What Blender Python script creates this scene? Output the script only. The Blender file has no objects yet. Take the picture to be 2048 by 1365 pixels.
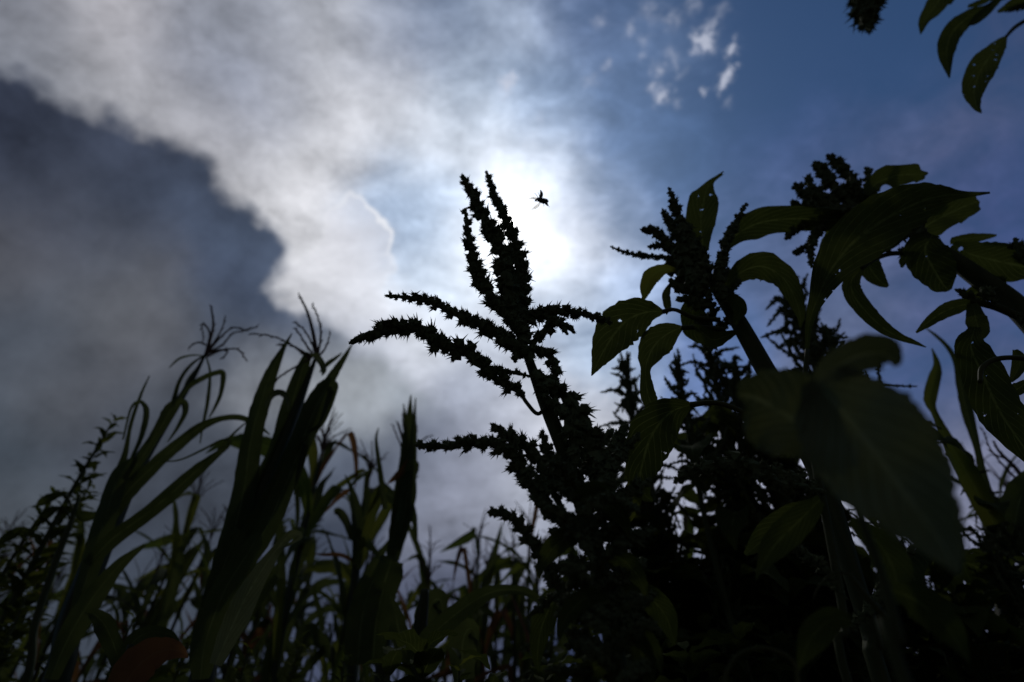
import bpy, math, random
from mathutils import Vector, Matrix, noise as mnoise
R = math.radians
random.seed(11)

# ------------------------------------------------------------------ camera, sky, sun, exposure
scene = bpy.context.scene
FPX = 1138.0                      # focal length in pixels of the 2048 px wide photograph (20 mm lens)
PITCH = R(40.0)
CAM = Vector((0.0, 0.0, 0.60))
FWD = Vector((0, math.cos(PITCH), math.sin(PITCH)))
UP = Vector((0, -math.sin(PITCH), math.cos(PITCH)))
RIGHT = Vector((1, 0, 0))
EXPOSURE = -1.0
BG = 0.10

cam_d = bpy.data.cameras.new("camera")
cam_d.sensor_width = 36.0
cam_d.lens = 36.0 * FPX / 2048.0
cam_d.clip_start = 0.01
cam_d.clip_end = 3000.0
cam_d.dof.use_dof = True
cam_d.dof.focus_distance = 0.55
cam_d.dof.aperture_fstop = 4.0
cam = bpy.data.objects.new("camera", cam_d)
scene.collection.objects.link(cam)
cam.location = CAM
cam.rotation_euler = (R(90) + PITCH, 0, 0)
scene.camera = cam

def ray(px, py):
    return FWD + RIGHT * ((px - 1024.0) / FPX) + UP * ((682.5 - py) / FPX)

def direction(px, py):
    return ray(px, py).normalized()

SUN_DIR = direction(1018, 440)
SUN_ELEV = math.asin(SUN_DIR.z)
SUN_AZ = math.atan2(SUN_DIR.x, SUN_DIR.y)

sd = bpy.data.lights.new("sun", 'SUN')
sd.energy = 0.8
sd.angle = R(4.0)
sd.color = (1.0, 0.95, 0.88)
sun = bpy.data.objects.new("sun", sd)
scene.collection.objects.link(sun)
sun.rotation_euler = SUN_DIR.to_track_quat('Z', 'Y').to_euler()

scene.view_settings.view_transform = 'Standard'
scene.view_settings.look = 'None'
scene.view_settings.exposure = EXPOSURE
scene.view_settings.gamma = 1.0
scene.view_settings.use_curve_mapping = False
scene.cycles.max_bounces = 6
scene.cycles.transparent_max_bounces = 12

def lin(c):
    c /= 255.0
    return c / 12.92 if c <= 0.04045 else ((c + 0.055) / 1.055) ** 2.4

world = bpy.data.worlds.new("World")
scene.world = world
world.use_nodes = True

class NG:
    """small helper that writes shader maths"""
    def __init__(s, tree):
        s.t = tree; s.n = tree.nodes; s.l = tree.links
    def new(s, kind, **kw):
        n = s.n.new(kind)
        for k, v in kw.items(): setattr(n, k, v)
        return n
    def put(s, sock, v):
        if isinstance(v, bpy.types.NodeSocket): s.l.new(v, sock)
        elif isinstance(v, (Vector, tuple, list)): 
            v = tuple(v)
            sock.default_value = v if len(sock.default_value) == len(v) else v + (1.0,)
        else: sock.default_value = v
    def m(s, op, a, b=0.0, c=0.0, clamp=False):
        n = s.new('ShaderNodeMath', operation=op, use_clamp=clamp)
        s.put(n.inputs[0], a)
        if len(n.inputs) > 1: s.put(n.inputs[1], b)
        if len(n.inputs) > 2: s.put(n.inputs[2], c)
        return n.outputs[0]
    def v(s, op, a, b=None, c=None, out=0, scale=None):
        n = s.new('ShaderNodeVectorMath', operation=op)
        s.put(n.inputs[0], a)
        if b is not None: s.put(n.inputs[1], b)
        if c is not None: s.put(n.inputs[2], c)
        if scale is not None: s.put(n.inputs['Scale'], scale)
        return n.outputs[out]
    def dot(s, a, b): return s.v('DOT_PRODUCT', a, b, out=1)
    def noise(s, vec, scale, detail=4.0, rough=0.55, col=False, dist=0.0):
        n = s.new('ShaderNodeTexNoise')
        s.put(n.inputs['Vector'], vec)
        n.inputs['Scale'].default_value = scale
        n.inputs['Detail'].default_value = detail
        n.inputs['Roughness'].default_value = rough
        n.inputs['Distortion'].default_value = dist
        return n.outputs['Color' if col else 'Fac']
    def mix(s, f, a, b):
        n = s.new('ShaderNodeMix', data_type='RGBA')
        s.put(n.inputs[0], f); s.put(n.inputs[6], a); s.put(n.inputs[7], b)
        return n.outputs[2]
    def smooth(s, x, lo, hi):
        n = s.new('ShaderNodeMapRange', interpolation_type='SMOOTHSTEP')
        s.put(n.inputs[0], x); n.inputs[1].default_value = lo; n.inputs[2].default_value = hi
        return n.outputs[0]
    def bell(s, vec, d, k):
        return s.m('EXPONENT', s.m('MULTIPLY_ADD', s.dot(vec, tuple(d)), k, -k))

K = (2.0 ** (-EXPOSURE)) / BG       # pixel value -> radiance inside the Background node

def build_sky():
    g = NG(world.node_tree)
    g.n.clear()
    out = g.new('ShaderNodeOutputWorld')
    bg = g.new('ShaderNodeBackground')
    bg.inputs['Strength'].default_value = BG
    g.l.new(bg.outputs[0], out.inputs[0])
    tc = g.new('ShaderNodeTexCoord')
    D0 = g.v('NORMALIZE', tc.outputs['Generated'])
    sky = g.new('ShaderNodeTexSky', sky_type='NISHITA')
    sky.sun_disc = False
    sky.sun_elevation = SUN_ELEV
    sky.sun_rotation = SUN_AZ
    sky.air_density = 1.0; sky.dust_density = 0.6; sky.ozone_density = 3.0
    g.l.new(D0, sky.inputs[0]) if sky.inputs else None
    blue = g.v('MULTIPLY', sky.outputs[0], (0.42, 0.64, 0.86))

    wn = g.v('SUBTRACT', g.noise(D0, 5.0, 5.0, 0.6, col=True), (0.5, 0.5, 0.5))
    D = g.v('NORMALIZE', g.v('MULTIPLY_ADD', wn, (0.12, 0.12, 0.12), D0))

    def field(points, k, base=None):
        """normalised weights of a few cloud patches: colour and cover"""
        csum = None; wsum = None; asum = None
        for (px, py, r, gg, b, a) in points:
            w = g.bell(D, direction(px, py), k)
            c = (lin(r) * K, lin(gg) * K, lin(b) * K)
            ca = g.v('SCALE', c, scale=w)
            csum = ca if csum is None else g.v('ADD', csum, ca)
            wsum = w if wsum is None else g.m('ADD', wsum, w)
            aw = g.m('MULTIPLY', w, a)
            asum = aw if asum is None else g.m('ADD', asum, aw)
        inv = g.m('DIVIDE', 1.0, g.m('ADD', wsum, 1e-7))
        return g.v('SCALE', csum, scale=inv), g.m('MULTIPLY', asum, g.m('DIVIDE', 1.0, g.m('ADD', wsum, 2e-3)))

    light = [  # thin high cloud and lit cumulus: x, y, colour, cover
        (-150, -100, 96, 98, 110, 1), (0, 40, 141, 143, 152, 1), (250, 60, 171, 168, 173, 1), (512, 30, 148, 151, 162, 1),
        (700, 10, 175, 176, 183, 1), (800, 60, 148, 155, 173, .9), (900, 20, 133, 147, 171, .8), (1040, 40, 165, 176, 195, .8),
        (1180, 30, 112, 132, 171, .35), (1330, 120, 123, 145, 183, .15), (1560, 60, 60, 80, 120, .0), (1800, 60, 60, 80, 120, .0),
        (2048, 40, 70, 74, 104, .25), (1560, 250, 70, 90, 140, .0), (1800, 200, 60, 80, 120, .0), (2040, 220, 78, 84, 114, .35),
        (60, 170, 121, 125, 136, 1), (250, 200, 171, 170, 174, 1), (420, 150, 137, 141, 154, 1), (520, 200, 130, 136, 154, 1),
        (640, 190, 186, 186, 192, 1), (780, 200, 197, 198, 206, 1), (940, 210, 190, 203, 222, .9), (1080, 220, 150, 174, 209, .6),
        (1220, 270, 115, 145, 193, .25), (1380, 300, 102, 132, 181, .1),
        (320, 260, 162, 161, 168, 1), (430, 290, 185, 183, 188, 1), (560, 330, 203, 202, 206, 1), (700, 300, 223, 222, 227, 1),
        (850, 320, 237, 240, 247, 1), (960, 320, 229, 236, 249, .95), (1100, 340, 219, 228, 243, .8), (1220, 420, 143, 167, 208, .45),
        (640, 430, 221, 219, 223, 1), (720, 500, 227, 226, 231, 1), (600, 520, 219, 218, 222, 1), (820, 400, 158, 184, 220, .7), (845, 470, 163, 188, 222, .7), (830, 430, 182, 203, 230, .8), (860, 400, 187, 205, 228, .7), (850, 560, 199, 216, 237, .85), (900, 500, 245, 248, 252, 1),
        (790, 640, 237, 238, 243, 1), (690, 620, 219, 219, 225, 1), (900, 700, 223, 232, 247, 1), (820, 760, 207, 207, 213, 1),
        (1170, 480, 237, 238, 245, .9), (1150, 600, 203, 216, 237, .85), (1250, 560, 169, 188, 221, .6), (1230, 700, 187, 204, 227, .7),
        (960, 830, 188, 193, 207, 1), (1180, 850, 202, 203, 212, .95), (1360, 700, 113, 133, 182, .5),
        (1450, 430, 92, 110, 148, .6), (1550, 330, 84, 100, 140, .55), (1700, 290, 78, 90, 126, .7), (1850, 270, 92, 98, 130, .85), (1620, 520, 92, 106, 142, .8),
        (1780, 560, 88, 98, 132, .8), (1960, 400, 70, 82, 124, .65), (2040, 480, 62, 74, 116, .5), (1720, 640, 100, 110, 140, .9), (1900, 620, 80, 88, 124, .6),
        (1850, 780, 62, 78, 124, .4), (1900, 860, 98, 102, 128, .9), (2040, 860, 100, 104, 126, .9), (1960, 960, 132, 134, 154, 1),
        (700, 780, 148, 153, 168, 1), (880, 800, 108, 117, 142, 1), (980, 960, 123, 128, 146, 1), (880, 970, 112, 116, 134, 1),
        (700, 950, 74, 80, 98, 1), (860, 880, 96, 102, 124, 1), (960, 1080, 64, 71, 92, 1), (1080, 1100, 121, 126, 146, 1), (1250, 1000, 161, 164, 179, 1),
        (1030, 860, 205, 206, 215, 1), (1000, 780, 190, 194, 206, 1), (940, 800, 118, 126, 150, 1), (870, 862, 168, 171, 183, 1), (960, 995, 158, 160, 172, 1), (910, 1000, 140, 143, 158, 1), (1060, 970, 178, 181, 192, 1), (860, 720, 214, 215, 222, 1), (800, 770, 190, 193, 203, 1), (740, 730, 165, 170, 185, 1), (700, 700, 120, 128, 148, 1), (1060, 1040, 165, 168, 180, 1), (1000, 900, 128, 133, 152, 1), (1450, 960, 161, 164, 182, 1), (1600, 1000, 161, 164, 182, 1),
        (300, 1150, 66, 72, 88, 1), (600, 1150, 60, 66, 84, 1), (900, 1180, 82, 87, 106, 1), (1120, 1280, 50, 58, 84, 1), (700, 1330, 70, 76, 98, 1), (1500, 1250, 121, 126, 146, 1),
        (1900, 1200, 110, 115, 140, 1), (100, 1350, 66, 72, 88, 1), (1000, 1500, 90, 96, 114, 1),
    ]
    dark = [
        (-150, 150, 52, 58, 76, 1), (0, 220, 62, 68, 90, 1), (120, 260, 62, 68, 88, 1), (60, 380, 66, 70, 86, 1), (230, 330, 62, 68, 88, 1), (230, 440, 60, 66, 84, 1),
        (380, 420, 66, 74, 96, 1), (480, 480, 72, 82, 106, 1), (520, 560, 74, 84, 108, 1), (30, 520, 90, 90, 100, 1), (330, 560, 82, 83, 95, 1), (450, 570, 64, 72, 96, 1), (300, 700, 88, 88, 98, 1), (150, 690, 64, 70, 84, 1), (120, 760, 86, 87, 96, 1), (230, 590, 88, 89, 98, 1), (60, 480, 66, 68, 82, 1), (200, 530, 76, 79, 93, 1),
        (130, 620, 62, 67, 80, 1), (260, 640, 92, 92, 101, 1), (390, 620, 72, 79, 96, 1), (60, 720, 62, 68, 82, 1), (170, 740, 82, 83, 94, 1), (320, 760, 72, 77, 91, 1),
        (480, 700, 70, 78, 98, 1), (600, 660, 88, 97, 122, 1), (40, 860, 60, 67, 80, 1), (220, 860, 70, 74, 88, 1), (420, 860, 74, 79, 94, 1), (530, 755, 150, 151, 164, 1), (600, 735, 150, 153, 168, 1), (640, 700, 92, 100, 124, 1),
        (650, 760, 186, 188, 198, 1), (690, 815, 150, 154, 168, 1), (600, 820, 82, 88, 105, 1), (710, 780, 165, 168, 182, 1), (60, 1000, 74, 79, 91, 1), (400, 1000, 70, 75, 90, 1), (700, 950, 74, 80, 98, 1), (300, 1150, 66, 72, 88, 1),
        (600, 1150, 60, 66, 84, 1), (0, 1350, 60, 66, 80, 1), (820, 760, 150, 155, 170, 1), (860, 880, 96, 102, 124, 1), (880, 970, 112, 116, 134, 1), (960, 1080, 64, 71, 92, 1),
        (760, 650, 150, 155, 170, 1), (1120, 1280, 50, 58, 84, 1),
    ]
    cl, ca = field(light, 380.0)
    cd, da = field(dark, 600.0)

    # wisps: stretched noise
    st = g.v('MULTIPLY', D0, (1.0, 1.6, 2.2))
    n1 = g.noise(st, 7.0, 9.0, 0.62, dist=0.4)
    n2 = g.noise(D0, 16.0, 7.0, 0.6)
    n4 = g.noise(g.v('MULTIPLY', D0, (1.0, 1.3, 1.8)), 34.0, 6.0, 0.65, dist=0.6)
    det = g.m('ADD', g.m('MULTIPLY_ADD', n4, 0.44, -0.22), g.m('MULTIPLY_ADD', n1, 1.25, 0.375))
    det = g.m('ADD', det, 0.0)
    det = g.m('ADD', det, g.m('MULTIPLY_ADD', n2, 0.62, -0.31))
    cl = g.v('MULTIPLY', g.v('SCALE', cl, scale=det), (0.975, 1.0, 1.02))
    covn = g.m('MULTIPLY_ADD', n1, 1.6, -0.8)
    part = g.m('MULTIPLY', g.m('MULTIPLY', ca, g.m('SUBTRACT', 1.0, ca)), 4.0)
    cover = g.m('ADD', ca, g.m('MULTIPLY', covn, part), clamp=True)
    col = g.mix(cover, blue, cl)

    # small high puffs
    nw = g.v('SUBTRACT', g.noise(D0, 60.0, 3.0, 0.6, col=True), (0.5, 0.5, 0.5))
    Dp = g.v('NORMALIZE', g.v('MULTIPLY_ADD', nw, (0.034, 0.034, 0.034), D0))
    psum = None
    for (px, py, s, a) in [(1405, 85, 15, 1), (1420, 65, 10, .9), (1395, 95, 11, .9), (1415, 92, 12, .9), (1388, 78, 9, .6), (1465, 92, 9, .9), (1456, 104, 9, .7), (1470, 84, 8, .7),
                           (1458, 145, 10, 1), (1450, 158, 9, .9), (1442, 168, 10, .9), (1436, 178, 8, .5), (1466, 138, 8, .8), (1407, 183, 6, .7),
                           (1315, 135, 11, .6), (1356, 140, 11, .6), (1310, 172, 11, .7), (1322, 192, 13, .8), (1332, 182, 10, .6), (1345, 115, 16, .3), (1318, 205, 9, .6), (1352, 208, 9, .35),
                           (1283, 117, 7, .5), (1015, 165, 14, .75), (1010, 185, 12, .6), (1020, 150, 10, .5), (1215, 132, 9, .35), (1190, 160, 12, .2), (1260, 60, 12, .35), (1300, 25, 18, .3), (1340, 40, 18, .3),
                           (1200, 40, 14, .3), (1430, 40, 14, .4), (1385, 10, 14, .4), (1450, 18, 12, .2), (1455, 210, 10, .2), (1175, 165, 10, .2), (1060, 290, 16, .25), (1085, 240, 14, .25), (1290, 85, 12, .25)]:
        w = g.m('MULTIPLY', g.bell(Dp, direction(px, py), 1.0 / (s / FPX) ** 2 * 3.0), a)
        psum = w if psum is None else g.m('ADD', psum, w)
    n3 = g.noise(D0, 55.0, 5.0, 0.65)
    pf = g.m('MULTIPLY', psum, g.smooth(n3, 0.30, 0.62))
    pf = g.m('MINIMUM', g.m('MULTIPLY', pf, 0.9), 0.7)
    col = g.mix(pf, col, (lin(200) * K, lin(205) * K, lin(222) * K))

    # lit cumulus tower with a bright rim
    def half(a, b, inside):
        n = direction(*a).cross(direction(*b)).normalized()
        if n.dot(direction(*inside)) < 0: n = -n
        return g.dot(D0, tuple(n))
    e1 = g.noise(D0, 22.0, 6.0, 0.6)
    en = g.m('MULTIPLY_ADD', e1, 0.075, -0.0375)
    en2 = g.m('MULTIPLY_ADD', g.noise(D0, 70.0, 4.0, 0.6), 0.022, -0.011)
    en = g.m('ADD', en, en2)
    def billow(sc):
        vo = g.new('ShaderNodeTexVoronoi', feature='SMOOTH_F1'); vo.inputs['Scale'].default_value = sc
        vo.inputs['Smoothness'].default_value = 0.25
        g.l.new(g.v('MULTIPLY_ADD', wn, (0.03, 0.03, 0.03), D0), vo.inputs['Vector']); return vo.outputs['Distance']
    bl1, bl2 = billow(17.0), billow(42.0)
    lump = g.m('ADD', g.m('MULTIPLY_ADD', bl1, -0.055, 0.027), g.m('MULTIPLY_ADD', bl2, -0.022, 0.011))
    t = g.m('MINIMUM', g.m('MINIMUM', half((700, 392), (790, 455), (700, 500)), half((790, 470), (768, 640), (700, 500))), half((650, 440), (705, 388), (700, 500)))
    t = g.m('ADD', g.m('ADD', t, g.m('MULTIPLY', en, 0.5)), g.m('MULTIPLY', lump, 0.8))
    loc = g.bell(D0, direction(735, 475), 130.0)
    body = g.m('MULTIPLY', g.smooth(t, 0.0, 0.012), loc, clamp=True)
    rim = g.m('MULTIPLY', g.m('EXPONENT', g.m('MULTIPLY', g.m('POWER', g.m('ABSOLUTE', g.m('DIVIDE', g.m('SUBTRACT', t, 0.006), 0.006)), 2.0), -1.0)), g.bell(D0, direction(760, 440), 350.0))
    col = g.mix(g.m('MULTIPLY', body, 0.55), col, (lin(222) * K, lin(223) * K, lin(232) * K))
    col = g.mix(g.m('MULTIPLY', rim, 0.75), col, (lin(242) * K, lin(243) * K, lin(248) * K))

    # dark stratocumulus with its ragged upper edge
    ins = (150, 600)
    shoulder = None
    for q in [((0, 158), (200, 225)), ((200, 225), (400, 335)), ((400, 335), (500, 418)), ((500, 418), (572, 500)), ((574, 490), (552, 585))]:
        hq = half(q[0], q[1], ins)
        shoulder = hq if shoulder is None else g.m('MINIMUM', shoulder, hq)
    lower = half((552, 575), (720, 700), ins)
    dm = g.m('MAXIMUM', shoulder, lower)
    dm = g.m('ADD', dm, g.m('MULTIPLY_ADD', g.noise(D0, 8.0, 4.0, 0.5), 0.08, -0.024))
    dm = g.m('ADD', dm, g.m('MULTIPLY', lump, 0.6))
    dm = g.m('ADD', dm, g.m('MULTIPLY', en, 0.45))
    dm = g.smooth(dm, -0.012, 0.034)
    low = g.smooth(g.dot(D0, tuple(direction(150, 600))), 0.80, 0.89)
    dd = g.v('SCALE', cd, scale=g.m('ADD', g.m('MULTIPLY_ADD', g.noise(D0, 6.0, 7.0, 0.6), 2.2, -0.08), g.m('MULTIPLY_ADD', n2, 0.2, -0.1)))
    dd = g.v('MULTIPLY', dd, (0.98, 1.02, 0.95))
    col = g.mix(g.m('MULTIPLY', g.m('MULTIPLY', dm, low), 1.0, clamp=True), col, dd)

    # forward-scattered sunlight in the thin cloud round the sun
    sn = g.m('MULTIPLY_ADD', n2, 1.0, 0.5)
    behind = g.smooth(g.m('MULTIPLY', g.dot(D, (0.0, 1.0, 0.15)), -1.0), -0.15, 0.25)  # unseen dark cloud added behind the camera to dim the foliage
    col = g.mix(g.m('MULTIPLY', behind, 0.85), col, (lin(62) * K, lin(64) * K, lin(70) * K))
    h1 = g.bell(D, SUN_DIR, 190.0)
    h1b = g.bell(D, direction(1045, 520), 300.0)
    h2 = g.bell(D0, SUN_DIR, 45.0)
    h3 = g.bell(D0, SUN_DIR, 9000.0)
    glow = g.m('ADD', g.m('MULTIPLY', g.m('ADD', h1, g.m('MULTIPLY', h1b, 0.55)), g.m('MULTIPLY', sn, 0.42 * K)), g.m('MULTIPLY', h2, 0.06 * K))
    glow = g.m('ADD', glow, g.m('MULTIPLY', h3, 6.0 * K))
    col = g.v('ADD', col, g.v('SCALE', (1.0, 0.97, 0.93), scale=glow))
    g.l.new(col, bg.inputs['Color'])
build_sky()

# ------------------------------------------------------------------ materials
def mat_new(name):
    m = bpy.data.materials.new(name); m.use_nodes = True
    g = NG(m.node_tree); g.n.clear()
    return m, g, g.new('ShaderNodeOutputMaterial')

def leaf_material(name, c1, c2, trans=0.35, veins='pinnate', holes=0.0, rough=0.85, scale=14.0):
    m, g, out = mat_new(name)
    tc = g.new('ShaderNodeTexCoord')
    oi = g.new('ShaderNodeObjectInfo')
    P = g.v('ADD', tc.outputs['Object'], g.v('SCALE', (3.1, 7.7, 5.3), scale=oi.outputs['Random']))
    n = g.noise(P, scale, 5.0, 0.6)
    n2 = g.noise(P, scale * 6, 3.0, 0.6)
    f = g.smooth(g.m('ADD', n, g.m('MULTIPLY', g.m('SUBTRACT', oi.outputs['Random'], 0.5), 0.35)), 0.3, 0.7)
    col = g.mix(f, c1 + (1,), c2 + (1,))
    sep = g.new('ShaderNodeSeparateXYZ'); g.l.new(tc.outputs['UV'], sep.inputs[0])
    t, u = sep.outputs[0], sep.outputs[1]
    au = g.m('ABSOLUTE', g.m('SUBTRACT', u, 0.5))
    if veins == 'pinnate':
        ph = g.m('SUBTRACT', g.m('MULTIPLY', t, 11.0), g.m('MULTIPLY', au, 7.0))
        fr = g.m('ABSOLUTE', g.m('SUBTRACT', g.m('FRACT', ph), 0.5))
        side = g.m('SUBTRACT', 1.0, g.smooth(fr, 0.0, 0.10))
    else:
        fr = g.m('ABSOLUTE', g.m('SUBTRACT', g.m('FRACT', g.m('MULTIPLY', au, 26.0)), 0.5))
        side = g.m('MULTIPLY', g.m('SUBTRACT', 1.0, g.smooth(fr, 0.0, 0.25)), 0.6)
    mid = g.m('SUBTRACT', 1.0, g.smooth(au, 0.012, 0.04))
    vein = g.m('MAXIMUM', side, mid)
    vc = tuple(min(1, x * 1.8 + 0.02) for x in c2)
    col = g.mix(g.m('MULTIPLY', g.m('MULTIPLY', vein, g.smooth(n2, 0.25, 0.6)), 0.75), col, vc + (1,))
    col = g.mix(g.m('MULTIPLY', n2, 0.25), col, (c1[0] * .5, c1[1] * .5, c1[2] * .5, 1))
    p = g.new('ShaderNodeBsdfPrincipled')
    g.l.new(col, p.inputs['Base Color']); p.inputs['Roughness'].default_value = rough
    p.inputs['Specular IOR Level'].default_value = 0.04
    bump = g.new('ShaderNodeBump'); bump.inputs['Strength'].default_value = 0.5; bump.inputs['Distance'].default_value = 0.002
    g.l.new(g.m('ADD', g.m('MULTIPLY', vein, -0.6), n2), bump.inputs['Height'])
    g.l.new(bump.outputs[0], p.inputs['Normal'])
    tr = g.new('ShaderNodeBsdfTranslucent')
    g.l.new(g.v('MULTIPLY', col, (1.2, 1.2, 0.7)), tr.inputs['Color'])
    mx = g.new('ShaderNodeMixShader'); mx.inputs[0].default_value = trans
    g.l.new(p.outputs[0], mx.inputs[1]); g.l.new(tr.outputs[0], mx.inputs[2])
    sh = mx.outputs[0]
    if holes > 0:
        vo = g.new('ShaderNodeTexVoronoi'); vo.inputs['Scale'].default_value = 150.0
        g.l.new(g.v('MULTIPLY_ADD', g.noise(P, 190.0, 4.0, .7, col=True), (0.011, 0.011, 0.011), P), vo.inputs['Vector'])
        s2 = g.new('ShaderNodeSeparateXYZ'); g.l.new(vo.outputs['Color'], s2.inputs[0])
        rad = g.m('MULTIPLY', g.smooth(s2.outputs[0], 1.0 - holes, 1.0), 0.42)
        hole = g.m('LESS_THAN', vo.outputs['Distance'], rad)
        tp = g.new('ShaderNodeBsdfTransparent')
        m2 = g.new('ShaderNodeMixShader')
        g.l.new(hole, m2.inputs[0]); g.l.new(sh, m2.inputs[1]); g.l.new(tp.outputs[0], m2.inputs[2])
        sh = m2.outputs[0]
    g.l.new(sh, out.inputs[0])
    return m

def solid_material(name, c1, c2, rough=0.6, scale=30.0, trans=0.0, stretch=(1, 1, 1), spec=0.12, bump_s=0.3):
    m, g, out = mat_new(name)
    tc = g.new('ShaderNodeTexCoord')
    P = g.v('MULTIPLY', tc.outputs['Object'], stretch)
    n = g.noise(P, scale, 5.0, 0.6)
    col = g.mix(g.smooth(n, 0.3, 0.7), c1 + (1,), c2 + (1,))
    p = g.new('ShaderNodeBsdfPrincipled')
    g.l.new(col, p.inputs['Base Color']); p.inputs['Roughness'].default_value = rough
    p.inputs['Specular IOR Level'].default_value = spec
    bump = g.new('ShaderNodeBump'); bump.inputs['Strength'].default_value = bump_s; bump.inputs['Distance'].default_value = 0.002
    g.l.new(n, bump.inputs['Height']); g.l.new(bump.outputs[0], p.inputs['Normal'])
    sh = p.outputs[0]
    if trans:
        tr = g.new('ShaderNodeBsdfTranslucent'); g.l.new(col, tr.inputs['Color'])
        mx = g.new('ShaderNodeMixShader'); mx.inputs[0].default_value = trans
        g.l.new(sh, mx.inputs[1]); g.l.new(tr.outputs[0], mx.inputs[2]); sh = mx.outputs[0]
    g.l.new(sh, out.inputs[0])
    return m

M = {}
M['broad'] = leaf_material('broadleaf_green', (0.038, 0.050, 0.015), (0.064, 0.079, 0.024), 0.32, holes=0.0, scale=18)
M['holed'] = leaf_material('chewed_broadleaf_green', (0.038, 0.050, 0.015), (0.064, 0.079, 0.024), 0.32, holes=0.05, scale=18)
M['pale'] = leaf_material('pale_broadleaf_green', (0.075, 0.092, 0.046), (0.150, 0.170, 0.095), 0.16, scale=18)
M['corn'] = leaf_material('corn_leaf_green', (0.038, 0.050, 0.020), (0.066, 0.082, 0.034), 0.32, veins='parallel', scale=6)
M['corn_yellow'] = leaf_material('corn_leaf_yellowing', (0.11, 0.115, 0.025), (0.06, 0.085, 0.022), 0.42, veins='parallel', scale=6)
M['dry'] = leaf_material('corn_leaf_dry', (0.19, 0.085, 0.045), (0.10, 0.05, 0.028), 0.32, veins='parallel', scale=7)
M['stem'] = solid_material('weed_stem_green', (0.036, 0.044, 0.014), (0.060, 0.064, 0.022), 0.7, 24, stretch=(4, 4, 0.4))
M['stalk'] = solid_material('corn_stalk_green', (0.022, 0.030, 0.010), (0.040, 0.044, 0.017), 0.55, 20, stretch=(5, 5, 0.3))
M['spike'] = solid_material('flower_bract_green', (0.085, 0.105, 0.042), (0.150, 0.170, 0.080), 0.8, 60, trans=0.30)
M['tassel'] = solid_material('tassel_brown', (0.06, 0.034, 0.028), (0.11, 0.07, 0.05), 0.8, 50, trans=0.15)
M['petiole'] = solid_material('petiole_yellow_green', (0.05, 0.056, 0.014), (0.08, 0.075, 0.02), 0.6, 30, trans=0.1)
M['shell'] = solid_material('beetle_shell_black', (0.006, 0.006, 0.005), (0.02, 0.018, 0.01), 0.25, 300, spec=0.5, bump_s=0.1)
M['elytron'] = solid_material('beetle_wing_case', (0.008, 0.007, 0.005), (0.07, 0.055, 0.02), 0.3, 420, spec=0.5, bump_s=0.1)
M['soil'] = solid_material('field_soil', (0.035, 0.025, 0.018), (0.07, 0.05, 0.035), 0.95, 3.0, bump_s=0.8)

def wing_material():
    m, g, out = mat_new('beetle_wing_membrane')
    tp = g.new('ShaderNodeBsdfTransparent'); tp.inputs[0].default_value = (0.95, 0.88, 0.78, 1)
    p = g.new('ShaderNodeBsdfPrincipled'); p.inputs['Base Color'].default_value = (0.25, 0.13, 0.07, 1); p.inputs['Roughness'].default_value = 0.3
    tc = g.new('ShaderNodeTexCoord')
    n = g.noise(g.v('MULTIPLY', tc.outputs['Object'], (1, 1, 1)), 700.0, 2.0, 0.5)
    mx = g.new('ShaderNodeMixShader')
    g.l.new(g.m('MULTIPLY_ADD', g.smooth(n, 0.5, 0.62), 0.45, 0.3), mx.inputs[0])
    g.l.new(tp.outputs[0], mx.inputs[1]); g.l.new(p.outputs[0], mx.inputs[2])
    g.l.new(mx.outputs[0], out.inputs[0]); return m
M['wing'] = wing_material()

# ------------------------------------------------------------------ mesh helpers
ROOTC = scene.collection
class MB:
    def __init__(s): s.v = []; s.f = []; s.uv = []
    def vert(s, p, uv=(0.0, 0.0)):
        s.v.append((p[0], p[1], p[2])); s.uv.append(uv); return len(s.v) - 1
    def build(s, name, mat, parent=None, smooth=True):
        me = bpy.data.meshes.new(name)
        o = parent; off = Vector((0, 0, 0))
        while o is not None: off = off + o.location; o = o.parent
        me.from_pydata([(a - off.x, b - off.y, c - off.z) for a, b, c in s.v], [], s.f)
        uvl = me.uv_layers.new(name='UVMap')
        li = [0] * len(me.loops); me.loops.foreach_get('vertex_index', li)
        flat = []
        for i in li: flat.extend(s.uv[i])
        uvl.data.foreach_set('uv', flat)
        me.polygons.foreach_set('use_smooth', [smooth] * len(me.polygons))
        me.materials.append(mat); me.update()
        ob = bpy.data.objects.new(name, me); ROOTC.objects.link(ob)
        if parent is not None: ob.parent = parent
        return ob

def tag(o, label=None, cat=None, group=None, kind=None):
    if label: o['label'] = label
    if cat: o['category'] = cat
    if group: o['group'] = group
    if kind: o['kind'] = kind
    return o

def thing(name, loc, label, cat, group=None):
    o = bpy.data.objects.new(name, None); ROOTC.objects.link(o)
    o.location = loc; o.empty_display_size = 0.1
    return tag(o, label, cat, group)

def at(px, py, Y):
    """point in the scene on the photograph's line of sight, Y metres in front of the camera"""
    d = ray(px, py)
    return CAM + d * (Y / d.y)

def px_size(p):
    """metres per photograph pixel at a point"""
    return (Vector(p) - CAM).dot(FWD) / FPX

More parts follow.
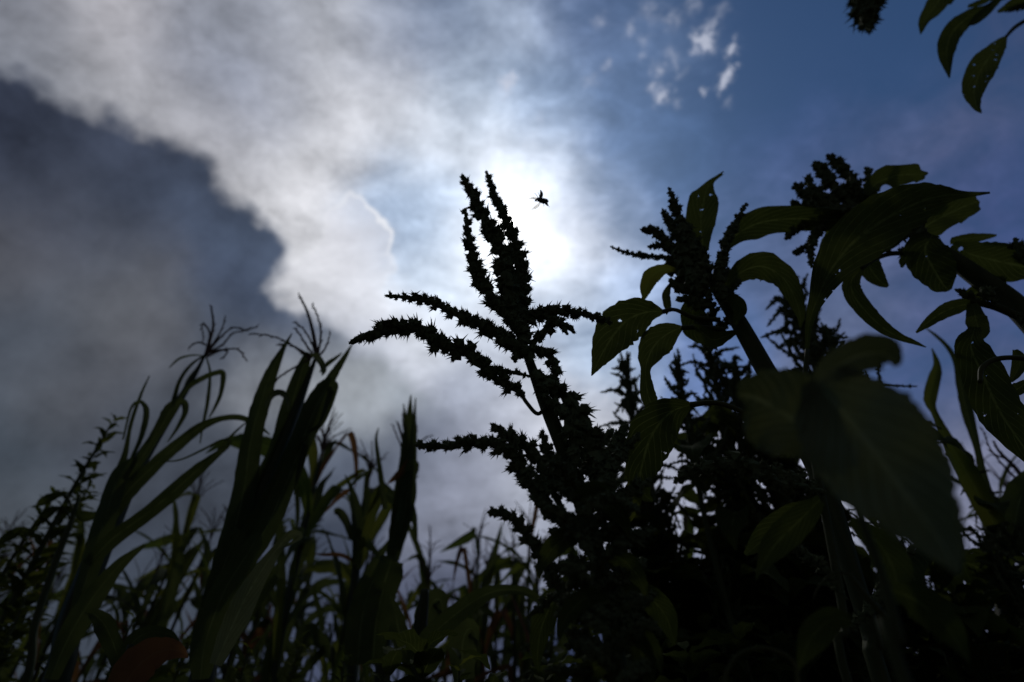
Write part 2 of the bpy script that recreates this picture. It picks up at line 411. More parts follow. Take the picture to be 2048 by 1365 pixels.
def catmull(P, n):
    """P: list of tuples (any length) -> n resampled tuples"""
    m = len(P)
    if m == 2:
        return [tuple(a + (b - a) * i / (n - 1) for a, b in zip(P[0], P[1])) for i in range(n)]
    Q = [tuple(2 * a - b for a, b in zip(P[0], P[1]))] + list(P) + [tuple(2 * a - b for a, b in zip(P[-1], P[-2]))]
    out = []
    for i in range(n):
        s = (m - 1) * i / (n - 1); k = min(int(s), m - 2); t = s - k
        p0, p1, p2, p3 = Q[k], Q[k + 1], Q[k + 2], Q[k + 3]
        out.append(tuple(0.5 * (2 * b + (c - a) * t + (2 * a - 5 * b + 4 * c - d) * t * t + (3 * b - a - 3 * c + d) * t ** 3)
                         for a, b, c, d in zip(p0, p1, p2, p3)))
    return out

def frame(T, ref=None):
    T = T.normalized()
    a = ref if ref is not None else (Vector((0, 0, 1)) if abs(T.z) < 0.9 else Vector((1, 0, 0)))
    X = a.cross(T)
    if X.length < 1e-5: X = Vector((0, 1, 0)).cross(T)
    X.normalize()
    return X, T.cross(X).normalized()

def tube(mb, pts, n=8, k=None, cap=True, ridge=0.0):
    """pts: list of (x,y,z,r)"""
    k = k or max(6, len(pts) * 5)
    C = catmull(pts, k)
    X = None; rings = []
    for i, c in enumerate(C):
        p = Vector(c[:3]); a = Vector(C[max(0, i - 1)][:3]); b = Vector(C[min(k - 1, i + 1)][:3])
        T = b - a
        if T.length < 1e-7: T = Vector((0, 0, 1))
        T.normalize()
        if X is None: X, Y = frame(T)
        else:
            X = (X - T * X.dot(T)); X = X.normalized() if X.length > 1e-6 else frame(T)[0]
            Y = T.cross(X)
        r = max(1e-5, c[3]); ring = []
        for j in range(n):
            an = 2 * math.pi * j / n
            rr = r * (1 + ridge * (1 if j % 2 else -1))
            ring.append(mb.vert(p + X * (math.cos(an) * rr) + Y * (math.sin(an) * rr), (i / k, j / n)))
        rings.append(ring)
    for i in range(k - 1):
        for j in range(n):
            mb.f.append((rings[i][j], rings[i][(j + 1) % n], rings[i + 1][(j + 1) % n], rings[i + 1][j]))
    if cap:
        mb.f.append(tuple(reversed(rings[0]))); mb.f.append(tuple(rings[-1]))
    return C

def ribbon(mb, pts, nrm=None, k=None, m=7, fold=0.25, wave=0.12, ragged=0.0, twist=(0.0, 0.0), seed=0, face=None, ribs=0.0):
    """leaf blade. pts (x,y,z,halfwidth). face: point the blade turns to."""
    rnd = random.Random(seed)
    k = k or max(14, len(pts) * 5)
    C = catmull(pts, k); rows = []
    ph = rnd.uniform(0, 6.28); off = rnd.uniform(0, 50)
    Xp = None
    for i, c in enumerate(C):
        t = i / (k - 1)
        p = Vector(c[:3]); T = Vector(C[min(k - 1, i + 1)][:3]) - Vector(C[max(0, i - 1)][:3])
        if T.length < 1e-7: T = Vector((0, 0, 1))
        T.normalize()
        V = ((face - p) if face is not None else nrm).normalized()
        S = T.cross(V)
        if S.length < 0.15 and Xp is not None: S = Xp
        S = S - T * S.dot(T); S.normalize()
        if Xp is not None and S.dot(Xp) < 0: S = -S
        Xp = S
        N = S.cross(T)
        tw = twist[0] + (twist[1] - twist[0]) * t
        S2 = S * math.cos(tw) + N * math.sin(tw); N2 = N * math.cos(tw) - S * math.sin(tw)
        hw = max(0.0, c[3]) / max(0.55, math.cos(tw))
        row = []
        for j in range(m):
            u = -1 + 2 * j / (m - 1)
            e = 1.0
            if abs(u) > 0.9:
                e += 0.10 * mnoise.noise(Vector((t * 9 + off, u * 3, 0))) + ragged * (mnoise.noise(Vector((t * 34 + off, u * 3, 5))) - 0.05)
            z = fold * abs(u) * hw + wave * hw * u * u * math.sin(t * 19 + ph + (1.9 if u > 0 else 0)) + 0.10 * hw * mnoise.noise(Vector((t * 7, u * 1.5, off))) + ribs * hw * abs(math.sin(math.pi * (13 * t - 4.0 * abs(u)))) * min(1, 3 * abs(u))
            row.append(mb.vert(p + S2 * (u * hw * e) + N2 * z, (t, (u + 1) / 2)))
        rows.append(row)
    for i in range(k - 1):
        for j in range(m - 1):
            mb.f.append((rows[i][j], rows[i][j + 1], rows[i + 1][j + 1], rows[i + 1][j]))

def cone3(mb, p, d, L, r):
    X, Y = frame(d)
    b = [mb.vert(p + X * (math.cos(a) * r) + Y * (math.sin(a) * r)) for a in (0.0, 2.094, 4.189)]
    t = mb.vert(p + d * L)
    mb.f += [(b[0], b[1], t), (b[1], b[2], t), (b[2], b[0], t)]

def spike_geo(mb, pts, rnd, dens=1.0, nb=9, spiny=1.0, core=0.42):
    """flower spike from base to tip; pts (x,y,z,r): uneven tight knots of small pointed bracts round an axis"""
    L = sum((Vector(pts[i + 1][:3]) - Vector(pts[i][:3])).length for i in range(len(pts) - 1))
    pts = [(a, b, c, max(d, 0.0012) * 1.28) for a, b, c, d in pts]
    rm = sum(p[3] for p in pts) / len(pts)
    n = max(4, int(L / (rm * 0.50) * dens))
    C = catmull(pts, n)
    tube(mb, [(c[0], c[1], c[2], c[3] * core * (1.0 + 0.25 * math.sin(i * 1.9))) for i, c in enumerate(C)], n=6, k=n, cap=True)
    ang = rnd.uniform(0, 6.28)
    for i, c in enumerate(C):
        p = Vector(c[:3]); T = Vector(C[min(n - 1, i + 1)][:3]) - Vector(C[max(0, i - 1)][:3]); T.normalize()
        X, Y = frame(T); r = c[3]
        for q in range(2 if i < n - 1 else 1):
            ang += 2.4 + rnd.uniform(-0.35, 0.35)
            rad = X * math.cos(ang) + Y * math.sin(ang)
            kr = r * rnd.choice((0.72, 0.85, 1.0, 1.0, 1.12, 1.25))
            cpt = p + rad * (0.42 * kr) + T * rnd.uniform(-0.3, 0.3) * r
            if i >= n - 1: rad = T; cpt = p
            base = (rad * rnd.uniform(.5, 1.0) + T * rnd.uniform(.3, .9)).normalized()
            # plump knot
            KX, KY = frame(base); w = 0.44 * kr
            bot = mb.vert(cpt - base * w); top = mb.vert(cpt + base * w * 1.2)
            rg = [mb.vert(cpt + (KX * math.cos(e) + KY * math.sin(e)) * w * rnd.uniform(.85, 1.15)) for e in (0, 1.257, 2.513, 3.77, 5.027)]
            for e in range(5):
                mb.f += [(rg[e], rg[(e + 1) % 5], top), (rg[(e + 1) % 5], rg[e], bot)]
            for b in range(nb):
                d = base + Vector((rnd.gauss(0, .5), rnd.gauss(0, .5), rnd.gauss(0, .5)))
                if d.length < 1e-3: continue
                d.normalize()
                Lb = kr * rnd.uniform(0.40, 0.66)
                wb = kr * rnd.uniform(0.12, 0.19) * (1.4 - 0.4 * spiny)
                if rnd.random() < 0.36 * spiny: Lb *= rnd.uniform(1.2, 1.7); wb *= 0.72
                cone3(mb, cpt + d * 0.05 * kr, d, Lb, wb)

# ---- parts placed through the photograph's lines of sight (x, y, half width in px); yy = distance in front of the camera
def line3(pts, yy, dy=0.0, jig=0.0, rnd=None):
    out = []
    n = len(pts)
    for i, q in enumerate(pts):
        px, py, w = q[:3]
        Y = yy + dy * (i / (n - 1)) + (q[3] if len(q) > 3 else 0.0)
        p = at(px, py, Y)
        out.append((p.x, p.y, p.z, w * px_size(p)))
    return out

def to_ground(pts):
    """carry a stem (listed top to bottom) on to the ground"""
    x, y, z, r = pts[-1]; x2, y2, z2, r2 = pts[-2]
    gx = x + (x - x2) * 0.5; gy = y + (y - y2) * 0.5
    return pts + [(x + (gx - x) * .6, y + (gy - y) * .6, z * 0.5, r * 1.05), (gx, gy, -0.03, r * 1.15)]

class Plant:
    def __init__(s, name, label, cat, stem_px, Y, mat='stem', group=None, dy=0.0, n=10, seed=1, stem_name='stem', ridge=0.07):
        s.rnd = random.Random(seed); s.Y = Y; s.seed = seed
        P3 = to_ground(line3(stem_px, Y, dy))
        s.root = thing(name, (P3[-1][0], P3[-1][1], 0), label, cat, group)
        mb = MB(); tube(mb, P3, n=14, ridge=ridge, k=40); s.stem = mb.build(stem_name, M[mat], s.root)
    def branch(s, pts, dY=0.0, mat='stem', name='branch', dy=0.0):
        mb = MB(); tube(mb, line3(pts, s.Y + dY, dy), n=6); return mb.build(name, M[mat], s.root)
    def spike(s, pts, dY=0.0, dy=0.0, nb=9, dens=1.0, spiny=1.0, name='flower_spike', lean=None):
        s.seed += 1; mb = MB()
        spike_geo(mb, line3(pts, s.Y + dY, dy), s.rnd, dens=dens, nb=nb, spiny=spiny); return mb.build(name, M['spike'], s.root, smooth=False)
    def leaf(s, pts, dY=0.0, dy=0.0, mat='broad', petiole=None, pmat='stem', label=None, **kw):
        s.seed += 1
        kw.setdefault('ragged', 0.10)
        kw.setdefault('twist', (s.rnd.uniform(-.35, .35), s.rnd.uniform(-.35, .35)))
        mb = MB(); ribbon(mb, line3(pts, s.Y + dY, dy), face=CAM, seed=s.seed, **kw)
        o = mb.build('leaf', M[mat], s.root)
        if label: o['label'] = label
        if petiole:
            pb = MB(); tube(pb, line3(petiole, s.Y + dY), n=6); pb.build('petiole', M[pmat], o)
        return o

# ------------------------------------------------------------------ ground
mb = MB()
N = 40
for j in range(N + 1):
    for i in range(N + 1):
        fx = (i / N * 2 - 1); fy = (j / N * 2 - 1)
        x = math.copysign(abs(fx) ** 3 * 1500, fx); y = math.copysign(abs(fy) ** 3 * 1500, fy)
        mb.vert((x, y, 0.0), (i / N, j / N))
for j in range(N):
    for i in range(N):
        a = j * (N + 1) + i; mb.f.append((a, a + 1, a + N + 2, a + N + 1))
tag(mb.build('ground', M['soil']), kind='structure')

# ------------------------------------------------------------------ A: the sharp amaranth in the middle
A = Plant('amaranth_plant', 'sharp dark amaranth with long spiny flower spikes reaching up across the sun', 'amaranth',
          [(1035, 655, 7), (1062, 730, 9), (1092, 810, 13), (1128, 900, 15), (1165, 1010, 16), (1200, 1130, 18), (1222, 1250, 19), (1238, 1380, 22)], 0.42, seed=5)
A.spike([(1034, 660, 14), (1028, 600, 17), (1018, 545, 19), (1002, 500, 17), (975, 450, 16), (950, 400, 15), (925, 352, 8)], 0.0, nb=15)
A.spike([(1044, 650, 13), (1046, 590, 16), (1042, 535, 16), (1028, 480, 13), (1005, 425, 12), (988, 390, 11), (973, 345, 6)], 0.012, nb=15)
A.spike([(1030, 640, 12), (1018, 590, 19), (1012, 540, 20), (1020, 495, 14)], -0.01, nb=15)
A.spike([(1036, 660, 11), (1010, 625, 14), (975, 585, 16), (952, 540, 14), (940, 490, 12), (930, 420, 7)], -0.012, nb=14)
A.spike([(1050, 705, 10), (1015, 680, 15), (965, 652, 16), (920, 632, 14), (860, 603, 12), (820, 596, 9), (773, 592, 6)], 0.0, nb=15)
A.spike([(1075, 757, 4), (1025, 745, 8), (980, 742, 17), (935, 705, 19), (880, 688, 20), (845, 662, 19), (800, 655, 18), (755, 665, 16), (703, 685, 9)], -0.01, nb=16)
A.spike([(1048, 790, 9), (1020, 772, 15), (990, 757, 12), (965, 745, 8)], -0.006, nb=14)
A.branch([(1093, 815, 4), (1075, 828, 4), (1055, 808, 4), (1040, 785, 4)], -0.006)
A.spike([(1040, 645, 12), (1080, 628, 15), (1125, 624, 13), (1165, 628, 11), (1195, 636, 9), (1222, 645, 6)], 0.0, nb=14)
A.spike([(1062, 690, 9), (1085, 668, 13), (1105, 645, 14), (1128, 650, 11), (1148, 665, 6)], -0.004, nb=9)
A.spike([(1100, 640, 8), (1120, 645, 11), (1134, 668, 6)], -0.014, nb=9)
A.spike([(1060, 700, 10), (1090, 705, 14), (1112, 735, 14), (1108, 760, 8)], -0.006, nb=14)
A.spike([(1030, 720, 8), (1045, 690, 17), (1045, 665, 17), (1030, 650, 12)], -0.014, nb=15)
A.spike([(1062, 725, 8), (1055, 700, 15), (1010, 680, 17), (1000, 660, 8)], -0.016, nb=15)
A.spike([(1070, 745, 10), (1105, 770, 20), (1140, 805, 22), (1168, 850, 26), (1188, 905, 28), (1200, 960, 28), (1210, 1010, 22)], -0.01, nb=16)
A.spike([(1085, 790, 10), (1130, 830, 18), (1148, 880, 22), (1150, 930, 16)], -0.02, nb=15)
A.spike([(1070, 740, 8), (1080, 762, 18), (1100, 772, 20), (1110, 790, 10)], -0.02, nb=14)
A.spike([(1140, 1060, 8), (1100, 1025, 14), (1060, 965, 19), (1035, 925, 20), (1000, 890, 18), (950, 885, 16), (890, 893, 14), (833, 890, 8)], -0.02, nb=16)
A.spike([(1120, 1010, 10), (1095, 960, 17), (1075, 915, 18), (1040, 885, 16), (1010, 868, 13), (985, 850, 8)], -0.012, nb=15)
A.spike([(1130, 985, 8), (1110, 945, 12), (1094, 905, 13), (1085, 865, 8)], 0.0, nb=9)
A.spike([(1092, 1035, 8), (1085, 1005, 14), (1088, 975, 14), (1070, 950, 10)], -0.03, nb=14)
A.branch([(1150, 1055, 5), (1125, 1040, 5), (1095, 1020, 4)], -0.02)
A.spike([(1175, 1250, 10), (1140, 1210, 15), (1100, 1150, 17), (1070, 1095, 16), (1040, 1050, 14), (1010, 1028, 13), (978, 1025, 8)], -0.015, nb=15)
rA = random.Random(77)
for (x0, y0, x1, y1, r) in [(1190, 980, 1250, 900, 17), (1190, 1010, 1278, 868, 15), (1200, 1040, 1300, 960, 16), (1160, 990, 1120, 920, 15), (1200, 1080, 1270, 1010, 17),
                            (1180, 1060, 1110, 1090, 16), (1190, 1130, 1090, 1160, 16), (1210, 1110, 1310, 1060, 15), (1200, 1180, 1290, 1120, 16), (1215, 1230, 1110, 1230, 14),
                            (1220, 1280, 1310, 1190, 15), (1225, 1330, 1130, 1290, 14), (1170, 1020, 1210, 920, 17), (1205, 1150, 1060, 1230, 14), (1225, 1300, 1310, 1290, 13),
                            (1180, 1000, 1255, 850, 13), (1160, 950, 1225, 860, 18), (1195, 1120, 1250, 1190, 13), (1230, 1360, 1290, 1330, 13), (1215, 1350, 1090, 1340, 13)]:
    mx, my = (x0 + x1) / 2 + rA.uniform(-14, 14), (y0 + y1) / 2 + rA.uniform(-20, 4)
    A.spike([(x0, y0, r * .6), ((x0 + mx) / 2, (y0 + my) / 2, r), (mx, my, r), ((mx + x1) / 2, (my + y1) / 2, r * .9), (x1, y1, r * .5)], rA.uniform(-0.05, 0.05), rA.uniform(-.04, .04), nb=9)
rA = random.Random(78)
for k in range(22):
    t = k / 21; sx = 1148 + 88 * t + rA.uniform(-8, 8); sy = 975 + 385 * t; sd_ = 1 if k % 2 else -1
    L_ = rA.uniform(55, 110); r_ = rA.uniform(12, 16); up_ = rA.uniform(20, 70)
    A.spike([(sx, sy, r_ * .6), (sx + sd_ * L_ * .35, sy - up_ * .5, r_), (sx + sd_ * L_ * .7, sy - up_ * .9, r_ * .9), (sx + sd_ * L_, sy - up_ * rA.uniform(.6, 1.2), r_ * .45)], rA.uniform(-.06, -.02), rA.uniform(-.04, .04), nb=9)
for k, (x0, y0, sg) in enumerate([(1150, 985, 1), (1175, 1080, -1), (1195, 1120, 1), (1215, 1200, -1), (1225, 1270, 1), (1235, 1340, -1), (1160, 1000, 1)]):
    A.leaf([(x0, y0, 3), (x0 + sg * 30, y0 - 8, 16), (x0 + sg * 62, y0 + 10, 21), (x0 + sg * 88, y0 + 45, 13), (x0 + sg * 98, y0 + 78, 1)], -0.05 + 0.02 * (k % 3))
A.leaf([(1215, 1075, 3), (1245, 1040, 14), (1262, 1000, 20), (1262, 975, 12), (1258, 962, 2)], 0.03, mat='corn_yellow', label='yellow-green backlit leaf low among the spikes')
A.leaf([(1160, 1150, 5), (1120, 1180, 18), (1085, 1250, 22), (1075, 1310, 12), (1078, 1345, 2)], 0.04)
A.leaf([(1240, 1180, 5), (1290, 1190, 22), (1330, 1230, 24), (1350, 1290, 4)], 0.03)
A.leaf([(1235, 1250, 5), (1270, 1280, 20), (1290, 1330, 22), (1300, 1380, 4)], -0.03)

# ------------------------------------------------------------------ B: second amaranth, right of the middle
B = Plant('amaranth_plant', 'leafy amaranth with a thick leaning stem and clustered short spikes right of centre', 'amaranth',
          [(1400, 520, 5), (1430, 575, 10), (1468, 630, 15), (1530, 740, 18), (1590, 850, 20), (1640, 950, 20), (1690, 1100, 18), (1745, 1280, 17), (1775, 1400, 17)], 0.52, seed=25)
B.leaf([(1408, 505, 10), (1403, 470, 22), (1402, 435, 30), (1408, 400, 27), (1414, 378, 13), (1425, 362, 5), (1448, 345, 3)], 0.0, mat='holed', twist=(0, 0), petiole=[(1432, 590, 4), (1418, 540, 4), (1408, 505, 5)], label='upright leaf with a curled tip at the top of the plant')
B.leaf([(1448, 500, 7), (1475, 468, 24), (1520, 446, 29), (1580, 438, 25), (1650, 440, 22), (1700, 438, 14), (1740, 430, 3)], 0.02, mat='broad', twist=(0.1, -.1), petiole=[(1430, 580, 5), (1432, 535, 5), (1448, 500, 6)], label='long leaf held out level to the right')
B.leaf([(1452, 575, 6), (1482, 545, 22), (1522, 533, 29), (1562, 552, 24), (1588, 592, 17), (1600, 630, 9), (1601, 655, 2)], -0.01, twist=(0, .2), petiole=[(1440, 600, 5), (1445, 590, 5), (1452, 575, 5)])
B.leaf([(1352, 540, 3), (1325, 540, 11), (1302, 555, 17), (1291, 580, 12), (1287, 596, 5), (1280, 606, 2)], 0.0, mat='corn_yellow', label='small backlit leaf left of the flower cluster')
B.leaf([(1325, 624, 5), (1292, 625, 26), (1256, 640, 41), (1226, 672, 42), (1202, 712, 22), (1190, 738, 8), (1183, 752, 1)], -0.03, mat='holed', twist=(0, 0), petiole=[(1440, 640, 5), (1390, 636, 5), (1350, 620, 4), (1325, 624, 5)], pmat='petiole', label='large drooping leaf pointing down to the left')
B.leaf([(1362, 656, 5), (1335, 668, 24), (1310, 690, 32), (1296, 718, 22), (1291, 742, 10), (1294, 780, 14), (1303, 808, 14), (1318, 830, 1)], -0.02, mat='holed', twist=(0, .1), petiole=[(1450, 660, 5), (1400, 655, 5), (1362, 656, 5)])
B.leaf([(1380, 810, 7), (1340, 826, 32), (1305, 868, 46), (1288, 915, 40), (1280, 960, 27), (1290, 990, 14), (1306, 1003, 2)], -0.06, mat='holed', twist=(0, .1), petiole=[(1560, 870, 5), (1480, 822, 5), (1430, 806, 5), (1380, 810, 6)], pmat='petiole', label='large chewed leaf hanging from an arched stalk')
B.leaf([(1400, 600, 4), (1385, 620, 22), (1395, 660, 26), (1420, 680, 10)], 0.02)
B.leaf([(1340, 570, 3), (1332, 590, 8), (1335, 615, 7), (1333, 630, 1)], 0.0)
B.leaf([(1470, 650, 4), (1480, 620, 14), (1468, 600, 12), (1455, 592, 3)], -0.02)
B.leaf([(1470, 665, 5), (1430, 680, 16), (1410, 670, 14), (1390, 650, 3)], -0.03)
for pts in [[(1400, 560, 8), (1385, 500, 15), (1362, 445, 12), (1348, 410, 9), (1338, 376, 4)],
            [(1390, 560, 8), (1365, 500, 12), (1342, 450, 10), (1326, 422, 6)],
            [(1385, 560, 8), (1345, 500, 9), (1320, 475, 9), (1300, 462, 8), (1284, 460, 5)],
            [(1375, 540, 6), (1345, 488, 7), (1310, 460, 7), (1299, 454, 4)],
            [(1380, 560, 7), (1345, 520, 7), (1300, 513, 7), (1260, 508, 6), (1222, 494, 3)],
            [(1380, 565, 8), (1350, 505, 10), (1320, 492, 8), (1298, 494, 5)],
            [(1400, 560, 12), (1390, 520, 18), (1375, 480, 18), (1372, 450, 10)],
            [(1400, 575, 12), (1370, 550, 20), (1345, 530, 16), (1330, 515, 8)],
            [(1405, 585, 12), (1385, 560, 22), (1370, 520, 22), (1355, 490, 12)],
            [(1410, 590, 10), (1390, 585, 20), (1360, 575, 16), (1340, 560, 9)],
            [(1420, 600, 10), (1405, 560, 16), (1408, 520, 14), (1400, 490, 8)],
            [(1430, 610, 10), (1400, 610, 16), (1375, 600, 14), (1355, 600, 8)],
            [(1445, 600, 10), (1440, 550, 13), (1452, 490, 11), (1470, 450, 9), (1492, 408, 5)],
            [(1450, 615, 10), (1455, 580, 12), (1445, 545, 12), (1440, 520, 6)],
            [(1430, 620, 9), (1420, 640, 16), (1400, 650, 12), (1390, 640, 6)],
            [(1460, 640, 9), (1440, 660, 14), (1425, 690, 12), (1415, 710, 6)],
            [(1460, 590, 5), (1470, 575, 6), (1480, 560, 5)]]:
    B.spike(pts, B.rnd.uniform(-.03, .03), nb=8, spiny=0.25)

# horizontal spiny spike low on the right
B.spike([(1640, 975, 10), (1590, 958, 20), (1530, 940, 22), (1470, 930, 22), (1410, 935, 19), (1370, 950, 14), (1350, 965, 7)], -0.08, nb=13)
B.spike([(1650, 985, 8), (1600, 975, 16), (1550, 965, 16), (1520, 950, 8)], -0.1, nb=15)

# ------------------------------------------------------------------ C: amaranth leaning in from the right edge
Cp = Plant('amaranth_plant', 'big-leaved amaranth leaning in from the right edge with holes in its leaves', 'amaranth',
           [(1770, 440, 7), (1830, 470, 10), (1900, 515, 15), (1970, 565, 19), (2040, 620, 21), (2120, 720, 24), (2200, 900, 28), (2240, 1200, 32)], 0.56, seed=61)
for pts in [[(1760, 440, 8), (1715, 380, 15), (1690, 345, 13), (1672, 325, 11), (1655, 312, 6)],
            [(1740, 440, 8), (1690, 400, 16), (1655, 360, 16), (1640, 340, 12), (1632, 326, 7)],
            [(1735, 440, 8), (1680, 420, 15), (1640, 395, 14), (1620, 370, 10), (1616, 352, 6)],
            [(1730, 445, 8), (1670, 415, 16), (1620, 395, 14), (1598, 378, 10), (1590, 370, 6)],
            [(1730, 440, 9), (1680, 430, 17), (1630, 420, 14), (1595, 410, 8), (1583, 404, 5)],
            [(1720, 440, 8), (1660, 435, 15), (1610, 450, 12), (1585, 465, 9), (1572, 478, 5)],
            [(1720, 430, 8), (1660, 440, 14), (1630, 470, 11), (1622, 510, 8), (1623, 535, 4)],
            [(1640, 470, 5), (1615, 490, 8), (1598, 502, 7), (1588, 508, 4)],
            [(1760, 420, 8), (1745, 385, 12), (1738, 355, 9), (1735, 336, 5)],
            [(1780, 430, 9), (1740, 410, 18), (1700, 390, 18), (1670, 380, 10)],
            [(1770, 440, 9), (1720, 430, 18), (1690, 425, 16), (1650, 420, 10)],
            [(1830, 470, 8), (1800, 470, 15), (1780, 480, 14), (1765, 500, 8)],
            [(1850, 490, 8), (1830, 500, 14), (1815, 505, 12), (1800, 500, 6)],
            [(1840, 470, 8), (1838, 445, 13), (1830, 430, 11), (1828, 412, 5)]]:
    Cp.spike(pts, Cp.rnd.uniform(-.03, .03), nb=8, spiny=0.3)
Cp.leaf([(1735, 392, 6), (1752, 368, 18), (1790, 352, 22), (1825, 350, 17), (1848, 350, 8), (1852, 352, 1)], -0.02, mat='broad', wave=.5, twist=(.2, .5), label='crumpled leaf on top of the flower head')
Cp.leaf([(1800, 470, 6), (1840, 458, 26), (1880, 436, 30), (1925, 415, 24), (1950, 405, 14), (1958, 402, 2)], -0.01, wave=.35, twist=(.3, .1))
Cp.leaf([(1865, 470, 12), (1850, 500, 36), (1868, 540, 36), (1885, 568, 26), (1898, 582, 6)], -0.03, mat='holed', twist=(0, .2), label='hanging leaf chewed full of holes')
Cp.leaf([(1905, 490, 8), (1940, 508, 26), (1985, 520, 36), (2030, 530, 36), (2075, 540, 14)], 0.0, mat='holed', twist=(0, 0), label='broad leaf at the frame edge chewed full of holes')
Cp.leaf([(1900, 482, 7), (1930, 478, 10), (1960, 475, 8), (1993, 471, 2)], 0.02)
Cp.leaf([(1722, 480, 8), (1728, 510, 20), (1742, 540, 20), (1760, 562, 13), (1776, 574, 3)], 0.02, twist=(0, .1))
Cp.leaf([(1722, 538, 6), (1703, 562, 15), (1708, 592, 17), (1738, 630, 15), (1772, 660, 12), (1802, 676, 7), (1825, 684, 5), (1852, 695, 1)], -0.01, twist=(.1, .3), petiole=[(1815, 507, 5), (1780, 508, 5), (1748, 520, 4), (1722, 538, 4)], label='narrow curling leaf hanging on a bowed stalk')
Cp.leaf([(1690, 430, 6), (1668, 465, 15), (1648, 495, 10), (1640, 512, 3)], 0.01, mat='corn_yellow')
Cp.leaf([(1808, 510, 4), (1806, 525, 7), (1804, 536, 2)], -0.01)
Cp.leaf([(1800, 480, 4), (1783, 490, 9), (1772, 500, 5), (1778, 502, 1)], -0.02)
Cp.leaf([(1838, 430, 4), (1855, 422, 8), (1872, 413, 2)], 0.0, mat='corn_yellow')
Cp.leaf([(1865, 510, 4), (1868, 528, 9), (1860, 545, 3)], -0.02)
Cp.branch([(2100, 660, 11), (2040, 635, 9), (1990, 614, 8), (1935, 602, 6)], -0.02)
Cp.spike([(1965, 610, 6), (1945, 598, 12), (1928, 588, 10), (1912, 580, 5)], -0.02, nb=9, spiny=.6)
Cp.spike([(1990, 605, 6), (1975, 590, 13), (1965, 578, 10)], -0.03, nb=9, spiny=.5)
Cp.leaf([(1955, 608, 4), (1918, 612, 14), (1885, 625, 14), (1855, 646, 9), (1832, 666, 2)], -0.02, twist=(0, .2), label='pointed leaf drooping left from the side branch')
Cp.leaf([(1945, 608, 8), (1952, 640, 17), (1958, 665, 16), (1955, 680, 6)], -0.03)
Cp.leaf([(1950, 655, 8), (1942, 695, 26), (1968, 755, 36), (1995, 815, 38), (2030, 870, 32), (2080, 940, 8)], -0.06, mat='holed', wave=.2, twist=(0, .1), label='long broad leaf hanging down the right edge')
Cp.branch([(2110, 740, 6), (2050, 718, 5), (1995, 718, 5), (1965, 735, 5), (1960, 765, 4)], -0.09, mat='petiole', name='petiole')
Cp.leaf([(2030, 700, 4), (2040, 725, 13), (2028, 755, 7), (2024, 765, 1)], -0.04)
Cp.leaf([(2060, 760, 4), (2030, 780, 13), (2000, 770, 3)], -0.04)
Cp.leaf([(1930, 590, 8), (1955, 585, 22), (1985, 570, 22), (2000, 555, 8)], 0.02)
Cp.spike([(2080, 540, 6), (2055, 515, 14), (2038, 500, 13), (2030, 478, 6)], -0.03, nb=9, spiny=.7)
Cp.spike([(2080, 660, 6), (2050, 640, 9), (2035, 625, 4)], -0.03, nb=8, spiny=.6)

# ------------------------------------------------------------------ D: plant overhead at the top right corner
Dp = Plant('amaranth_plant', 'tall amaranth hanging its leaves and one spike into the top right corner', 'amaranth',
           [(1730, -110, 6), (1850, -90, 8), (1960, -60, 9), (2080, 0, 12), (2200, 200, 16), (2330, 500, 22), (2400, 900, 26), (2400, 1250, 30)], 0.50, seed=91)
Dp.spike([(1722, -100, 16), (1724, -50, 25), (1728, 0, 25), (1734, 35, 20), (1740, 56, 10)], 0.0, nb=13)
Dp.leaf([(1905, -60, 6), (1895, -25, 20), (1872, 10, 19), (1850, 40, 12), (1841, 69, 1)], 0.0, twist=(0, 0))
Dp.leaf([(1968, 14, 3), (1935, 36, 14), (1905, 65, 19), (1893, 105, 15), (1899, 157, 1)], 0.01, twist=(0, 0), petiole=[(2050, -15, 4), (2000, 0, 3), (1968, 14, 3)])
Dp.leaf([(2012, 74, 3), (1992, 98, 15), (1965, 135, 25), (1948, 180, 20), (1953, 212, 8), (1963, 227, 1)], 0.0, mat='holed', twist=(0, 0), petiole=[(2120, 0, 5), (2060, 36, 4), (2030, 55, 4), (2012, 74, 3)])
Dp.leaf([(2010, -15, 4), (1975, 20, 9), (1950, 42, 8), (1936, 52, 1)], -0.01)
Dp.leaf([(1990, -10, 6), (1960, 5, 6), (1935, 13, 3)], 0.0)
Dp.leaf([(1915, -25, 6), (1902, -5, 9), (1898, 10, 4)], 0.02)
Dp.leaf([(2060, -10, 6), (2030, 5, 10), (1995, 25, 3)], 0.02)
Dp.spike([(2090, 5, 5), (2060, 10, 7), (2030, 18, 6), (2002, 22, 3)], 0.03, nb=6, spiny=.5)

# ------------------------------------------------------------------ E: plant close to the lens with the large soft leaves
E = Plant('amaranth_plant', 'amaranth close to the lens whose large blurred leaves cover the lower right', 'amaranth',
          [(1630, 800, 5), (1665, 900, 6), (1715, 1020, 7), (1765, 1160, 9), (1800, 1290, 11), (1830, 1420, 13)], 0.225, seed=121)
E.leaf([(1648, 905, 20), (1615, 868, 75), (1570, 828, 88), (1520, 800, 70), (1488, 790, 40), (1474, 792, 4)], -0.02, mat='pale', twist=(0, .1), m=25, k=90, ribs=.10, wave=.12, label='large pale blurred leaf with parallel side veins')
E.leaf([(1620, 760, 22), (1655, 790, 72), (1715, 860, 108), (1775, 940, 108), (1835, 1020, 80), (1885, 1090, 42), (1918, 1150, 4)], -0.035, mat='pale', twist=(0, 0), m=25, k=110, ribs=.07, wave=.10, label='largest leaf, hanging across the lower right corner')
E.leaf([(1628, 770, 12), (1670, 735, 30), (1720, 712, 36), (1762, 706, 36), (1786, 722, 18), (1790, 735, 2)], -0.045, mat='pale', twist=(0, .3), m=19, k=60, ribs=.08, label='rolled upper edge of the large leaf')
